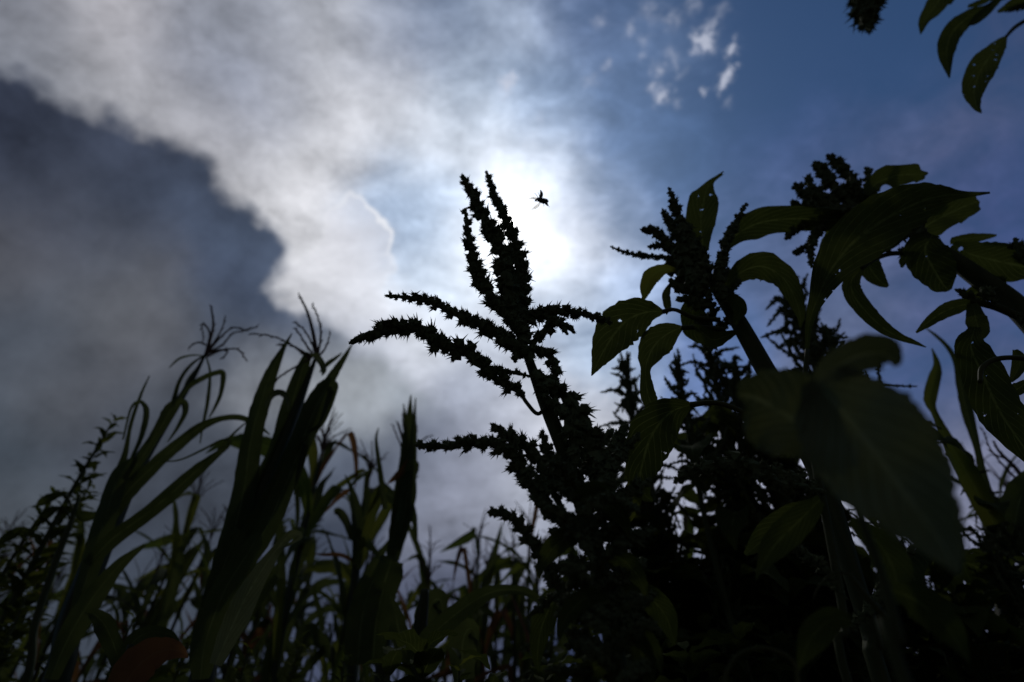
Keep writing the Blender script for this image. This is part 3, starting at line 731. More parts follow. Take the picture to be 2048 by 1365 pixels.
E.leaf([(1640, 1000, 10), (1600, 1040, 26), (1550, 1090, 26), (1520, 1140, 8), (1512, 1160, 1)], 0.12)
E.leaf([(1780, 1180, 10), (1830, 1200, 34), (1890, 1250, 30), (1930, 1310, 8), (1940, 1330, 1)], 0.08)
E.leaf([(1700, 1240, 10), (1660, 1240, 24), (1620, 1280, 26), (1600, 1330, 6), (1598, 1345, 1)], 0.1)
E.leaf([(1700, 1040, 8), (1760, 1090, 30), (1790, 1150, 30), (1795, 1210, 3)], 0.1)

# big chewed leaf with its long stalk, right of centre
F = Plant('amaranth_plant', 'single thin-stalked amaranth carrying one huge dark leaf over the right sky', 'amaranth',
          [(1614, 700, 4), (1610, 790, 5), (1625, 900, 7), (1655, 1050, 8), (1690, 1250, 8), (1705, 1400, 9)], 0.44, seed=141)
F.leaf([(1614, 700, 4), (1618, 650, 7), (1634, 600, 16), (1662, 540, 36), (1710, 482, 52), (1775, 436, 50), (1840, 404, 36), (1885, 392, 20), (1915, 390, 9), (1945, 389, 5), (1980, 386, 2)], 0.0, mat='holed', twist=(0, .1), m=9, k=46, wave=.10, label='huge dark leaf with a long drawn-out tip')
F.branch([(1790, 1260, 6), (1770, 1235, 6), (1735, 1195, 6), (1697, 1148, 4)], -0.1, mat='petiole', name='petiole')
F.branch([(1697, 1148, 2), (1670, 1146, 2), (1640, 1170, 1.5), (1626, 1200, 1)], -0.1, mat='petiole', name='tendril')
F.branch([(1600, 1400, 4), (1590, 1330, 4), (1550, 1302, 4), (1510, 1298, 4), (1475, 1312, 4), (1452, 1350, 4), (1446, 1400, 4)], -0.12, mat='petiole', name='petiole')
F.leaf([(1650, 1010, 6), (1600, 1030, 26), (1540, 1070, 28), (1490, 1110, 4)], 0.0)
F.spike([(1690, 1200, 8), (1650, 1140, 14), (1600, 1100, 12), (1560, 1090, 6)], 0.0, nb=8)
F.spike([(1700, 1260, 8), (1760, 1190, 14), (1800, 1130, 12), (1830, 1090, 6)], 0.03, nb=8)

# ------------------------------------------------------------------ corn
def add_tassel(root, branches, r0=0.0022, seed=0, glume=0.009):
    """branches: lists of (x,y,z) from base to tip"""
    rnd = random.Random(seed); mb = MB()
    for bi, br in enumerate(branches):
        rb = r0 * (1.9 if bi == 0 else 1.0)
        pts = [(p[0], p[1], p[2], rb * (1 - 0.6 * i / (len(br) - 1))) for i, p in enumerate(br)]
        L = sum((Vector(br[i + 1]) - Vector(br[i])).length for i in range(len(br) - 1))
        tube(mb, pts, n=5, k=max(6, len(br) * 3))
        n = max(6, int(L / (glume * 0.62)))
        C = catmull(pts, n)
        for i in range(n):
            if i < n * 0.12: continue
            p = Vector(C[i][:3]); T = Vector(C[min(n - 1, i + 1)][:3]) - Vector(C[max(0, i - 1)][:3])
            T.normalize(); X, Y = frame(T); a = i * 2.1 + rnd.uniform(-.4, .4)
            d = (T + (X * math.cos(a) + Y * math.sin(a)) * rnd.uniform(.35, .7)).normalized()
            cone3(mb, p, d, glume * rnd.uniform(.7, 1.1), glume * 0.2)
    return mb.build('tassel', M['tassel'], root, smooth=False)

class Corn(Plant):
    def blade(s, pts, dY=0.0, dy=0.0, mat='corn', label=None, **kw):
        kw.setdefault('ragged', 0.09); kw.setdefault('wave', 0.22); kw.setdefault('fold', 0.35); kw.setdefault('m', 7)
        return s.leaf(pts, dY, dy, mat, label=label, **kw)
    def tassel(s, brs, dY=0.0):
        add_tassel(s.root, [[tuple(at(x, y, s.Y + dY)) for x, y in b] for b in brs], seed=s.seed, r0=0.0030, glume=0.014)

K1 = Corn('corn_plant', 'largest corn plant left of centre, broad upright leaves wrapped round its tassel', 'corn',
          [(633, 712, 3), (600, 800, 8), (560, 900, 12), (505, 1020, 15), (450, 1150, 18), (415, 1260, 20), (395, 1400, 24)], 1.05, mat='stalk', seed=201, stem_name='stalk')
K1.blade([(430, 1180, 19.2), (462, 1080, 25.6), (488, 980, 21.7), (500, 890, 19.2), (520, 810, 17.3), (545, 740, 10.9), (565, 700, 5.1), (584, 667, 1)], -0.03)
K1.blade([(440, 1150, 16.6), (500, 1030, 25.6), (550, 920, 23), (578, 830, 20.5), (598, 760, 16), (612, 718, 8.9), (618, 706, 3.8)], 0.0)
K1.blade([(450, 1150, 19.2), (515, 1060, 25.6), (570, 960, 21.7), (610, 870, 19.2), (640, 800, 14), (664, 755, 9.6), (685, 722, 5.8), (705, 688, 1)], -0.05)
K1.blade([(480, 1100, 19.2), (545, 1000, 21.7), (600, 890, 21.7), (632, 815, 23), (654, 776, 17.9), (666, 775, 10.2), (655, 815, 8.3), (640, 850, 5.1), (616, 864, 1)], -0.08, label='leaf bent over sharply near its tip')
K1.blade([(470, 1150, 19.2), (530, 1060, 21.7), (575, 960, 19.2), (600, 900, 15.3), (611, 884, 9.6), (608, 905, 6.4), (597, 950, 5.1), (588, 990, 1)], -0.11)
K1.blade([(622, 712, 2.5), (632, 712, 5.8), (643, 726, 6.4), (648, 742, 5.1), (644, 752, 1)], -0.09, mat='pale', label='small pale leaf curled back')
K1.blade([(530, 815, 3.2), (545, 790, 6.4), (562, 786, 6.4), (574, 798, 5.1), (577, 822, 1)], -0.07, mat='pale')
K1.blade([(640, 745, 1.9), (655, 728, 4.5), (672, 716, 3.2), (684, 706, 1)], -0.04)
K1.blade([(410, 1280, 12.7), (430, 1190, 21.7), (452, 1120, 17.9), (480, 1060, 12.7)], -0.13)
K1.blade([(400, 1360, 16), (412, 1280, 28.7), (450, 1180, 26.9), (500, 1100, 19.2), (520, 1060, 2.5)], -0.16)
K1.blade([(430, 1330, 12.7), (470, 1240, 23), (500, 1180, 21.7), (545, 1110, 11.4), (580, 1070, 8.9), (600, 1075, 5.1), (560, 1100, 1)], -0.2, mat='pale', label='greyish leaf folded over low on the stalk')
K1.tassel([[(634, 712), (626, 665), (615, 625), (599, 592)], [(636, 712), (642, 670), (636, 635), (625, 610)], [(632, 714), (625, 690), (608, 660), (590, 645)],
           [(622, 718), (606, 708), (575, 685), (540, 672), (503, 668)], [(628, 712), (612, 690), (600, 670), (590, 657)], [(638, 712), (650, 698), (660, 670)],
           [(620, 718), (590, 735), (565, 750), (550, 764)], [(634, 710), (640, 685), (642, 655)], [(625, 715), (600, 700), (575, 688), (560, 690)]])

K2 = Corn('corn_plant', 'left corn plant with a wide-spreading tassel and leaves looping over', 'corn',
          [(412, 705, 2), (395, 740, 4), (360, 800, 7), (315, 870, 10), (265, 950, 16), (220, 1050, 20), (180, 1150, 22), (140, 1250, 22), (100, 1400, 24)], 1.15, mat='stalk', seed=231, stem_name='stalk')
K2.blade([(200, 1090, 8.2), (228, 990, 11.7), (250, 910, 5.2), (262, 850, 3.5), (280, 795, 2.9), (299, 752, 1)], -0.02)
K2.blade([(246, 880, 1.7), (262, 818, 2.3), (280, 804, 3.5), (292, 822, 5.2), (286, 862, 5.2), (270, 902, 3.5), (257, 926, 1)], -0.04, label='narrow leaf looping over')
K2.blade([(255, 960, 9.4), (300, 890, 9.4), (325, 850, 10.5), (345, 815, 11.7), (366, 806, 7.1), (370, 825, 5.2), (355, 855, 3.5), (335, 885, 1)], -0.05)
K2.blade([(320, 870, 5.8), (345, 810, 4.6), (358, 765, 3.5), (380, 732, 2.9), (412, 708, 1.2)], -0.02)
K2.blade([(350, 812, 2.3), (378, 775, 4.6), (405, 757, 5.2), (430, 747, 5.2), (446, 748, 5.2), (442, 785, 4.1), (430, 815, 2.9), (418, 836, 1)], -0.04)
K2.blade([(412, 712, 1.2), (420, 745, 2.3), (416, 800, 3.5), (406, 850, 2.3), (400, 888, 1)], 0.0)
K2.blade([(406, 712, 1.2), (384, 711, 1.7), (358, 718, 2.3), (338, 736, 1)], 0.0)
K2.blade([(360, 800, 1.2), (375, 762, 2.3), (395, 735, 1.7), (410, 715, 1.2)], 0.02)
K2.blade([(205, 1060, 11.7), (255, 985, 15.2), (310, 930, 12.9), (355, 890, 11.7), (400, 855, 9.4), (440, 838, 5.8), (480, 835, 5.8), (515, 850, 4.6), (540, 870, 1)], -0.03, label='long leaf arching right')
K2.blade([(175, 1130, 11.7), (225, 1078, 15.2), (290, 1030, 14), (345, 985, 15.2), (395, 940, 11.7), (430, 912, 7.1), (455, 892, 4.6), (458, 880, 2.9), (440, 882, 2.3), (405, 900, 2.3), (360, 920, 1.7), (322, 924, 1)], -0.08, label='long leaf folding back at its tip')
K2.blade([(420, 925, 1.2), (445, 890, 2.3), (470, 865, 2.3), (492, 845, 1.2)], -0.06)
K2.blade([(150, 1230, 11.7), (185, 1120, 18.7), (215, 1020, 18.7), (240, 950, 15.2), (262, 925, 9.4), (275, 915, 1.7)], -0.06)
K2.blade([(100, 1360, 11.7), (140, 1270, 21.1), (190, 1190, 19.9), (240, 1130, 11.7), (290, 1090, 3.5)], -0.1)
K2.tassel([[(412, 712), (420, 680), (427, 650), (422, 612)], [(414, 702), (432, 680), (445, 655), (450, 636)], [(418, 702), (440, 676), (465, 656), (490, 660), (512, 655)],
           [(416, 705), (445, 690), (465, 668), (490, 662)], [(415, 714), (440, 702), (470, 698), (482, 705), (493, 722)], [(414, 700), (420, 670), (412, 652), (404, 650), (407, 680)],
           [(411, 690), (396, 685), (380, 694)], [(415, 708), (440, 700), (455, 705), (445, 716)]])

K3 = Corn('corn_plant', 'upright corn plant in the middle distance, leaf tips splitting beside the spiny spike', 'corn',
          [(818, 880, 4), (812, 950, 8), (800, 1030, 10), (785, 1120, 12), (770, 1230, 14), (760, 1400, 16)], 1.55, mat='stalk', seed=261, stem_name='stalk')
K3.blade([(785, 1120, 14), (800, 1040, 19), (812, 960, 17), (817, 900, 14), (819, 850, 9), (822, 790, 1)], -0.03)
K3.blade([(790, 1100, 12), (810, 1020, 17), (820, 950, 12), (826, 880, 7), (831, 796, 1)], -0.05)
K3.blade([(790, 1080, 12), (805, 980, 15), (812, 900, 10), (812, 850, 5), (807, 808, 1)], -0.01)
K3.blade([(815, 920, 2), (805, 940, 6), (790, 955, 6), (775, 968, 1)], -0.06, mat='dry', label='dry orange leaf')
K3.blade([(810, 940, 5), (828, 928, 8), (832, 940, 6), (826, 965, 1)], -0.08)
K3.blade([(770, 1020, 6), (758, 930, 5), (752, 880, 3), (757, 856, 1)], 0.0)
K3.blade([(820, 990, 4), (828, 1030, 6), (832, 1070, 4), (834, 1095, 1)], -0.03)
K3.blade([(745, 1330, 20), (752, 1250, 26), (765, 1180, 28), (780, 1130, 26), (784, 1120, 22)], -0.35, label='broad leaf cut off short')
K3.blade([(715, 1330, 24), (722, 1250, 28), (735, 1190, 26), (748, 1158, 24)], -0.42)
K3.tassel([[(812, 900), (800, 860), (795, 845)], [(808, 905), (795, 875), (785, 850)], [(815, 895), (806, 850), (806, 830)], [(828, 895), (845, 880), (862, 872)], [(820, 890), (832, 870), (834, 855)]])

K4 = Corn('corn_plant', 'young corn plant with one leaf drooping either way above the cut leaf ends', 'corn',
          [(705, 1000, 3), (712, 1050, 8), (712, 1130, 8), (706, 1220, 9), (700, 1400, 11)], 1.7, mat='stalk', seed=281, stem_name='stalk')
K4.blade([(712, 1140, 9), (715, 1060, 12), (708, 1000, 8), (700, 972, 4), (690, 950, 1)], -0.02)
K4.blade([(700, 980, 3), (690, 985, 5), (672, 1000, 4), (650, 1025, 1)], 0.0, mat='dry')
K4.blade([(710, 1130, 4), (735, 1060, 8), (755, 1000, 12), (765, 975, 10), (760, 985, 6), (728, 1040, 1)], -0.04, mat='corn_yellow')
K4.blade([(705, 1080, 6), (690, 1040, 8), (675, 1022, 7), (672, 1030, 3)], -0.02)
K4.blade([(712, 1060, 6), (730, 1080, 9), (748, 1100, 6), (760, 1120, 1)], -0.02)
K4.blade([(700, 975, 2), (712, 960, 4), (732, 946, 3), (748, 936, 1)], 0.0)
K4.blade([(715, 1125, 3), (680, 1110, 4), (650, 1110, 3), (630, 1108, 1)], -0.01, mat='dry')

K5 = Corn('corn_plant', 'corn plant whose long low leaf arches across in front of the stalks at bottom centre', 'corn',
          [(850, 1180, 8), (840, 1260, 14), (830, 1400, 18)], 0.95, mat='stalk', seed=301, stem_name='stalk')
K5.blade([(815, 1330, 12), (860, 1275, 20), (910, 1230, 19), (960, 1195, 15), (1005, 1180, 10), (1050, 1184, 8), (1085, 1205, 6), (1115, 1235, 1)], -0.05, label='long leaf arching to the right')
K5.blade([(840, 1340, 14), (850, 1260, 26), (862, 1210, 24), (880, 1200, 18), (885, 1230, 6), (880, 1260, 1)], 0.05)
K5.blade([(925, 1360, 22), (925, 1290, 28), (935, 1260, 22), (948, 1262, 12), (955, 1290, 1)], 0.0)
K5.blade([(830, 1350, 14), (800, 1270, 18), (790, 1220, 10), (780, 1190, 1)], 0.0)

K7 = Corn('corn_plant', 'short corn plant in the bottom left with a withered reddish brown leaf folding over', 'corn',
          [(262, 1290, 6), (250, 1340, 8), (235, 1400, 10)], 0.8, mat='stalk', seed=311, stem_name='stalk')
K7.blade([(225, 1420, 20), (262, 1350, 34), (300, 1312, 34), (335, 1300, 22), (362, 1305, 12), (376, 1316, 1)], -0.05, mat='dry', label='withered reddish brown leaf')
K7.blade([(250, 1350, 12), (262, 1290, 16), (300, 1265, 14), (340, 1270, 8), (360, 1285, 1)], 0.02, mat='corn')
K7.blade([(245, 1340, 12), (215, 1260, 18), (190, 1230, 10), (170, 1225, 1)], 0.03, mat='corn')

K6 = Corn('corn_plant', 'corn plant at the right with one narrow leaf rising like a blade into the blue', 'corn',
          [(1960, 1000, 8), (1985, 1060, 14), (2010, 1150, 16), (2040, 1400, 20)], 1.1, mat='stalk', seed=321, stem_name='stalk')
K6.blade([(1990, 1060, 20), (1972, 980, 9), (1955, 900, 6), (1935, 830, 10), (1922, 770, 9), (1912, 725, 5), (1895, 695, 4), (1872, 672, 3), (1852, 657, 1)], 0.0)
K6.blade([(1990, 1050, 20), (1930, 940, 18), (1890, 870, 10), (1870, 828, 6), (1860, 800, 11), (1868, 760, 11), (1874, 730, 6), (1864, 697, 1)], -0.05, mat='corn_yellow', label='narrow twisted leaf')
K6.blade([(1980, 1010, 10), (1940, 940, 14), (1910, 910, 14), (1890, 905, 6)], -0.02)
K6.blade([(2020, 1100, 20), (2035, 1020, 28), (2050, 970, 20), (2060, 940, 3)], 0.0)
K6.tassel([[(2048, 960), (2030, 935), (2000, 905), (1988, 885)], [(2040, 950), (2015, 920), (1985, 905), (1965, 860)], [(2040, 965), (2010, 935), (1985, 905)]], 0.1)

# ---- procedural corn, seen smaller in the rows behind
def make_corn(seed, label):
    rnd = random.Random(seed)
    root = thing('corn_plant', (0, 0, 0), label, 'corn', 'corn rows behind the weeds')
    H = 1.65
    lean = Vector((rnd.uniform(-.05, .05), rnd.uniform(-.04, .04), 1)).normalized()
    def axis(h): return lean * h + Vector((math.sin(h * 3 + seed) * 0.01, 0, 0))
    mb = MB(); tube(mb, [tuple(axis(h)) + (0.013 * (1 - 0.6 * h / H) + 0.001,) for h in [-0.03, .3, .6, .9, 1.2, 1.45, H]], n=7, k=20)
    mb.build('stalk', M['stalk'], root)
    nl = rnd.randint(11, 13); az = rnd.uniform(0, 3.14)
    for i in range(nl):
        h = 0.30 + (H - 0.42) * i / (nl - 1)
        a = az + (i % 2) * math.pi + rnd.uniform(-.6, .6)
        out = Vector((math.cos(a), math.sin(a), 0))
        el = R(rnd.uniform(66, 84)); L = rnd.uniform(0.42, 0.66) * (1.0 - 0.35 * max(0, (i / (nl - 1) - .6)))
        steps = 9; p = axis(h); pts = [tuple(p) + (0.011,)]
        kink = rnd.choice([0, 0, 1, 1, 2]); kp = rnd.randint(4, 7)
        curl = rnd.uniform(2, 10); W = rnd.uniform(0.016, 0.031)
        for s_ in range(1, steps + 1):
            t = s_ / steps
            if kink == 1 and s_ == kp: el -= R(rnd.uniform(60, 120))
            if kink == 2: el -= R(curl * 1.8)
            else: el -= R(curl * t)
            a2 = a + 0.25 * math.sin(t * 3 + i); out = Vector((math.cos(a2), math.sin(a2), 0))
            p = p + (out * math.cos(el) + Vector((0, 0, 1)) * math.sin(el)) * (L / steps)
            w = W * (0.55 + 0.45 * math.sin(min(1, t * 1.6) * math.pi / 2)) * (1 - t ** 2.6)
            pts.append(tuple(p) + (max(w, 0.0006),))
        mb = MB(); ribbon(mb, pts, nrm=(-out + Vector((0, 0, .4))), k=20, m=5, fold=0.4, wave=.18, ragged=.05, twist=(rnd.uniform(-.3, .3), rnd.uniform(-1.2, 1.2)), seed=seed * 31 + i)
        u = rnd.random(); mat = 'dry' if (i < 3 and u < .5) or u < .09 else ('corn_yellow' if u < .35 else 'corn')
        mb.build('leaf', M[mat], root)
    top = axis(H); brs = [[tuple(top), tuple(top + lean * 0.10), tuple(top + lean * 0.2 + Vector((rnd.uniform(-.03, .03), 0, 0)))]]
    for b in range(rnd.randint(5, 9)):
        a = rnd.uniform(0, 6.28); o = Vector((math.cos(a), math.sin(a), 0)); z = rnd.uniform(0.0, 0.05); sp = rnd.uniform(.3, .9); L = rnd.uniform(.10, .17)
        p0 = top + lean * z
        brs.append([tuple(p0), tuple(p0 + (o * sp * .6 + Vector((0, 0, 1))).normalized() * L * .5), tuple(p0 + (o * sp * .6 + Vector((0, 0, 1))).normalized() * L * .5 + (o * sp * 1.5 + Vector((0, 0, .7))).normalized() * L * .5)])
    add_tassel(root, brs, seed=seed, r0=0.0024, glume=0.013)
    if rnd.random() < 0.6:
        a = az + 1.2; o = Vector((math.cos(a), math.sin(a), 0)); b = axis(0.85)
        mb = MB(); tube(mb, [tuple(b) + (0.008,), tuple(b + o * .02 + Vector((0, 0, .05))) + (.024,), tuple(b + o * .04 + Vector((0, 0, .12))) + (.025,), tuple(b + o * .055 + Vector((0, 0, .19))) + (.012,), tuple(b + o * .06 + Vector((0, 0, .22))) + (.002,)], n=9, k=14)
        mb.build('ear', M['corn_yellow'], root)
    return root, H + 0.2

def dup(root, loc, rotz, scale, label=None, group=None):
    r = root.copy(); ROOTC.objects.link(r)
    r.location = loc; r.rotation_euler = (0, 0, rotz); r.scale = (scale,) * 3
    if label: r['label'] = label
    if group: r['group'] = group
    for ch in list(root.children):
        c = ch.copy(); ROOTC.objects.link(c); c.parent = r
        for g2 in ch.children:
            d = g2.copy(); ROOTC.objects.link(d); d.parent = c
    return r

used = set()
def put_proto(protos, idx, px, py, H, rot, label=None, group=None, d=None):
    """stand a copy so that its tip reaches height H at the photograph's (px, py)"""
    root, PH = protos[idx]
    dr = ray(px, py)
    s = (H - CAM.z) / dr.z
    p = CAM + dr * s
    if (id(protos), idx) not in used:
        used.add((id(protos), idx)); r = root
        r.location = (p.x, p.y, 0); r.rotation_euler = (0, 0, rot); r.scale = (H / PH,) * 3
        if label: r['label'] = label
        if group: r['group'] = group
        return r
    return dup(root, (p.x, p.y, 0), rot, H / PH, label, group)

GEN = 'slender dark corn stalk among the rows behind, one of many alike against the grey cloud'
corn_protos = [make_corn(s, GEN) for s in (3, 8, 15, 22, 31, 44)]
rc = random.Random(4)
named = [(672, 830, 1.9, 'corn plant with a brown tassel just right of the largest corn plant'),
         (697, 815, 1.85, 'thin corn plant with its bare tip beside the brown tassel right of the largest plant'),
         (757, 850, 1.8, 'corn plant with one thin bent tip left of the upright middle plant'),
         (928, 1008, 1.9, 'corn plant with a straight upright tassel standing alone against dark cloud'),
         (890, 1065, 1.8, 'yellowish corn plant immediately left of the lone straight tassel'),
         (968, 1080, 1.75, 'reddish dry-topped corn plant right of the lone straight tassel'),
         (1003, 1068, 1.8, 'corn plant with an orange bent leaf below the lower left spiny spike'),
         (1040, 985, 1.9, 'pale-tasselled corn plant behind the hanging spiny spikes'),
         (455, 955, 1.8, 'small corn tassel showing left of the largest corn plant'),
         (345, 1010, 1.7, 'reddish corn plant under the long arching leaf at left'),
         (402, 1002, 1.8, 'thin-leaved corn plant left of the largest plant, its tip bending right'),
         (585, 980, 1.9, 'corn tassel seen just right of the largest plant at mid height'),
         (60, 1020, 1.8, 'blurred corn tassel at the far left edge'),
         (1660, 960, 1.9, 'corn plant glimpsed through the weeds under the horizontal spike'),
         (1430, 990, 1.9, 'pale reddish corn plant glimpsed under the hanging chewed leaf'),
         (1330, 1000, 1.9, 'corn plant seen through the gap right of the spiny mass'),
         (2030, 900, 1.9, 'corn tassel at the right edge below the long hanging leaf'),
         (1930, 880, 1.8, 'corn tassel behind the narrow blade leaf at right')]
for i, (x, y, H, lab) in enumerate(named):
    put_proto(corn_protos, i % 6, x, y, H, rc.uniform(0, 6.28), lab)
fill = [(520, 1020), (570, 1120), (630, 1010), (690, 1160), (720, 1030), (780, 1110), (845, 1090), (915, 1100), (975, 1160), (1020, 1060), (1055, 1130), (1085, 1020), (590, 1200), (940, 1180), (870, 1190), (340, 1060), (420, 1060), (120, 1120),
        (30, 1090), (110, 1060), (150, 1110), (200, 1150), (250, 1040), (290, 1120), (370, 1090), (430, 1120), (540, 1080), (610, 1060), (640, 1120), (680, 1060), (730, 1110), (770, 1040),
        (860, 1130), (905, 1150), (950, 1140), (990, 1130), (1030, 1120), (1065, 1080), (660, 1180), (560, 1180), (480, 1190), (330, 1190), (80, 1170), (10, 1150), (820, 1180), (750, 1190),
        (1100, 1040), (1160, 1060), (1290, 1060), (1380, 1040), (1500, 1030), (1560, 1010), (1470, 1080), (1620, 1080), (1720, 1010), (1800, 1030), (1880, 1010), (1400, 1120), (1530, 1130),
        (610, 1240), (700, 1250), (880, 1240), (960, 1230), (230, 1230), (150, 1240), (400, 1240), (1000, 1190)]
for i, (x, y) in enumerate(fill):
    where = ('at the far left, behind the narrow-leaved weeds' if x < 220 else 'between the left corn plant and the largest one' if x < 500 else
             'just right of the largest corn plant' if x < 700 else 'around the upright plant with split tips' if x < 870 else
             'between the split-tipped plant and the spiny amaranth' if x < 1110 else 'behind the amaranths in the right half')
    put_proto(corn_protos, (i * 5 + 2) % 6, x + rc.uniform(-12, 12), y + rc.uniform(-15, 15), rc.uniform(1.55, 1.95), rc.uniform(0, 6.28), 'dark rear-row corn plant ' + where, 'corn rows ' + where)

# ---- procedural amaranth bushes
def make_bush(seed, H=1.3, W=0.09, nlat=34, leaves=9, spire=0.34, slim=1.0):
    rnd = random.Random(seed)
    root = thing('amaranth_plant', (0, 0, 0), 'bush', 'amaranth', 'amaranth bushes behind the sharp plants')
    mb = MB(); tube(mb, [(0, 0, -0.03, .006), (.01, 0, H * .3, .0055), (-.01, .01, H * .7, .0045), (0, 0, H - .05, .003)], n=7, k=18); mb.build('stem', M['stem'], root)
    mb = MB(); spike_geo(mb, [(0, 0, H - spire * .7, .006), (0, 0, H - spire * .3, .007 * slim), (.004, 0, H - .05, .006 * slim), (.01, 0, H, .003)], rnd, nb=5, dens=.8, spiny=.4); mb.build('flower_spike', M['spike'], root, smooth=False)
    for i in range(nlat):
        t = i / (nlat - 1); z = H - 0.03 - spire * (t ** 0.9); a = i * 2.4 + rnd.uniform(-.4, .4)
        L = W * 1.15 * (0.35 + 0.75 * t) * rnd.uniform(.7, 1.3); el = R(rnd.uniform(25, 65))
        o = Vector((math.cos(a), math.sin(a), 0)); p0 = Vector((0, 0, z))
        p1 = p0 + (o * math.cos(el) + Vector((0, 0, math.sin(el)))) * L * .5
        el2 = el + R(rnd.choice([-95, -70, -45, 20, 30])); p2 = p1 + (o * math.cos(el2) + Vector((0, 0, math.sin(el2)))) * L * .5
        mb = MB(); rr = .0050 * slim * rnd.uniform(.8, 1.2)
        spike_geo(mb, [tuple(p0) + (rr * .7,), tuple((p0 + p1) / 2) + (rr,), tuple(p1) + (rr,), tuple(p2) + (rr * .5,)], rnd, nb=5, dens=.9, spiny=.6)
        mb.build('flower_spike', M['spike'], root, smooth=False)
    for i in range(leaves):
        z = H * 0.28 + (H - spire - H * 0.2) * i / max(1, leaves - 1); a = i * 2.4 + rnd.uniform(-.4, .4)
        o = Vector((math.cos(a), math.sin(a), 0)); L = rnd.uniform(.09, .16); W2 = L * rnd.uniform(.2, .27)
        p = Vector((0, 0, z)); el = R(rnd.uniform(30, 60)); pet = []; pts = []
        for s_ in range(9):
            t = s_ / 8
            if s_ <= 2: w = .0015
            else: w = W2 * math.sin(math.pi * ((t - .2) / .8) ** .75)
            pts.append(tuple(p) + (max(w, .0008),)); el -= R(rnd.uniform(8, 22)); p = p + (o * math.cos(el) + Vector((0, 0, math.sin(el)))) * L / 7
        mb = MB(); ribbon(mb, pts, nrm=Vector((0, 0, 1)) - o * .3, k=18, m=5, fold=.25, wave=.2, ragged=.1, seed=seed * 17 + i, twist=(rnd.uniform(-.4, .4), rnd.uniform(-.6, .6)))
        mb.build('leaf', M['broad' if rnd.random() < .85 else 'corn_yellow'], root)
    return root, H

bushes = [make_bush(5, nlat=58), make_bush(9, W=.13, nlat=84, spire=.42, slim=1.15, leaves=18), make_bush(12, W=.07, nlat=44, spire=.28, slim=.9), make_bush(19, W=.11, nlat=52, leaves=26)]
BG_ = 'amaranth bushes behind the sharp plants'
bn = [(1245, 706, 1.45, 0, 'feathery amaranth bush under the large drooping leaf, curled spikes at its left'),
      (1562, 560, 1.60, 1, 'tall conifer-like amaranth bush behind the arched leaf right of the thick stem'),
      (1395, 640, 1.5, 3, 'dark leafy amaranth bush behind the leaning stem'),
      (1460, 720, 1.4, 1, 'amaranth bush right behind the leaning stem with drooping leaves'),
      (1345, 700, 1.35, 2, 'thin amaranth bush between the feathery bush and the leaning stem'),
      (1640, 640, 1.5, 0, 'amaranth bush just behind the huge dark leaf\'s stalk'),
      (1520, 820, 1.3, 3, 'lower amaranth bush behind the horizontal spiny spike'),
      (1400, 830, 1.3, 2, 'amaranth bush behind the arched petiole of the chewed leaf'),
      (1910, 900, 1.2, 2, 'small amaranth tip between the corn leaves at right'),
      (1750, 1000, 1.15, 0, 'low amaranth bush hidden under the largest blurred leaf'),
      (1860, 1010, 1.15, 3, 'low amaranth bush at right below the blurred leaf'),
      (2020, 1020, 1.1, 1, 'low amaranth bush in the right bottom corner'),
      (1330, 1010, 1.1, 3, 'amaranth bush close behind the spiny mass at its right'),
      (1420, 1060, 1.0, 0, 'low dark amaranth bush under the horizontal spike'),
      (1240, 1090, 1.05, 1, 'dark amaranth bush at the foot of the sharp central stem'),
      (1580, 1080, 1.0, 3, 'dark amaranth bush right of the low one under the horizontal spike'),
      (1480, 1190, .92, 1, 'lowest dark amaranth bush in the bottom right middle'),
      (1690, 1180, .92, 2, 'lowest dark amaranth bush below the blurred leaf tip'),
      (1900, 1180, .92, 0, 'lowest dark amaranth bush near the right corner'),
      (1340, 1200, .92, 3, 'lowest dark amaranth bush right of the central stem'),
      (1150, 1180, .95, 2, 'low amaranth bush left of the central stem'),
      (2040, 1180, .95, 3, 'amaranth bush cut by the right edge near the bottom'),
      (1290, 930, 1.2, 1, 'full amaranth bush filling the gap between the spiny mass and the chewed leaf'),
      (1450, 900, 1.2, 3, 'full amaranth bush just above the left part of the horizontal spike'),
      (1560, 900, 1.2, 1, 'full amaranth bush just above the right part of the horizontal spike'),
      (1500, 1030, 1.05, 3, 'leafy amaranth bush just under the middle of the horizontal spike'),
      (1640, 1050, 1.05, 1, 'leafy amaranth bush under the right end of the horizontal spike'),
      (1370, 1110, .98, 1, 'leafy amaranth bush low between the central stem and the bottom right'),
      (1540, 1150, .94, 3, 'leafy low amaranth bush below the right end of the horizontal spike'),
      (1770, 1090, 1.0, 1, 'leafy amaranth bush beneath the middle of the largest leaf'),
      (1950, 1050, 1.0, 3, 'leafy amaranth bush at the foot of the narrow blade-like corn leaf'),
      (1830, 1150, .95, 1, 'leafy amaranth bush beneath the tip of the largest leaf'),
      (1240, 1230, .9, 3, 'leafy amaranth bush against the foot of the central stem'),
      (1080, 1230, .9, 1, 'leafy amaranth bush left of the foot of the central stem')]
for i, (x, y, H, k, lab) in enumerate(bn):
    put_proto(bushes, k, x, y, H, rc.uniform(0, 6.28), lab, BG_)

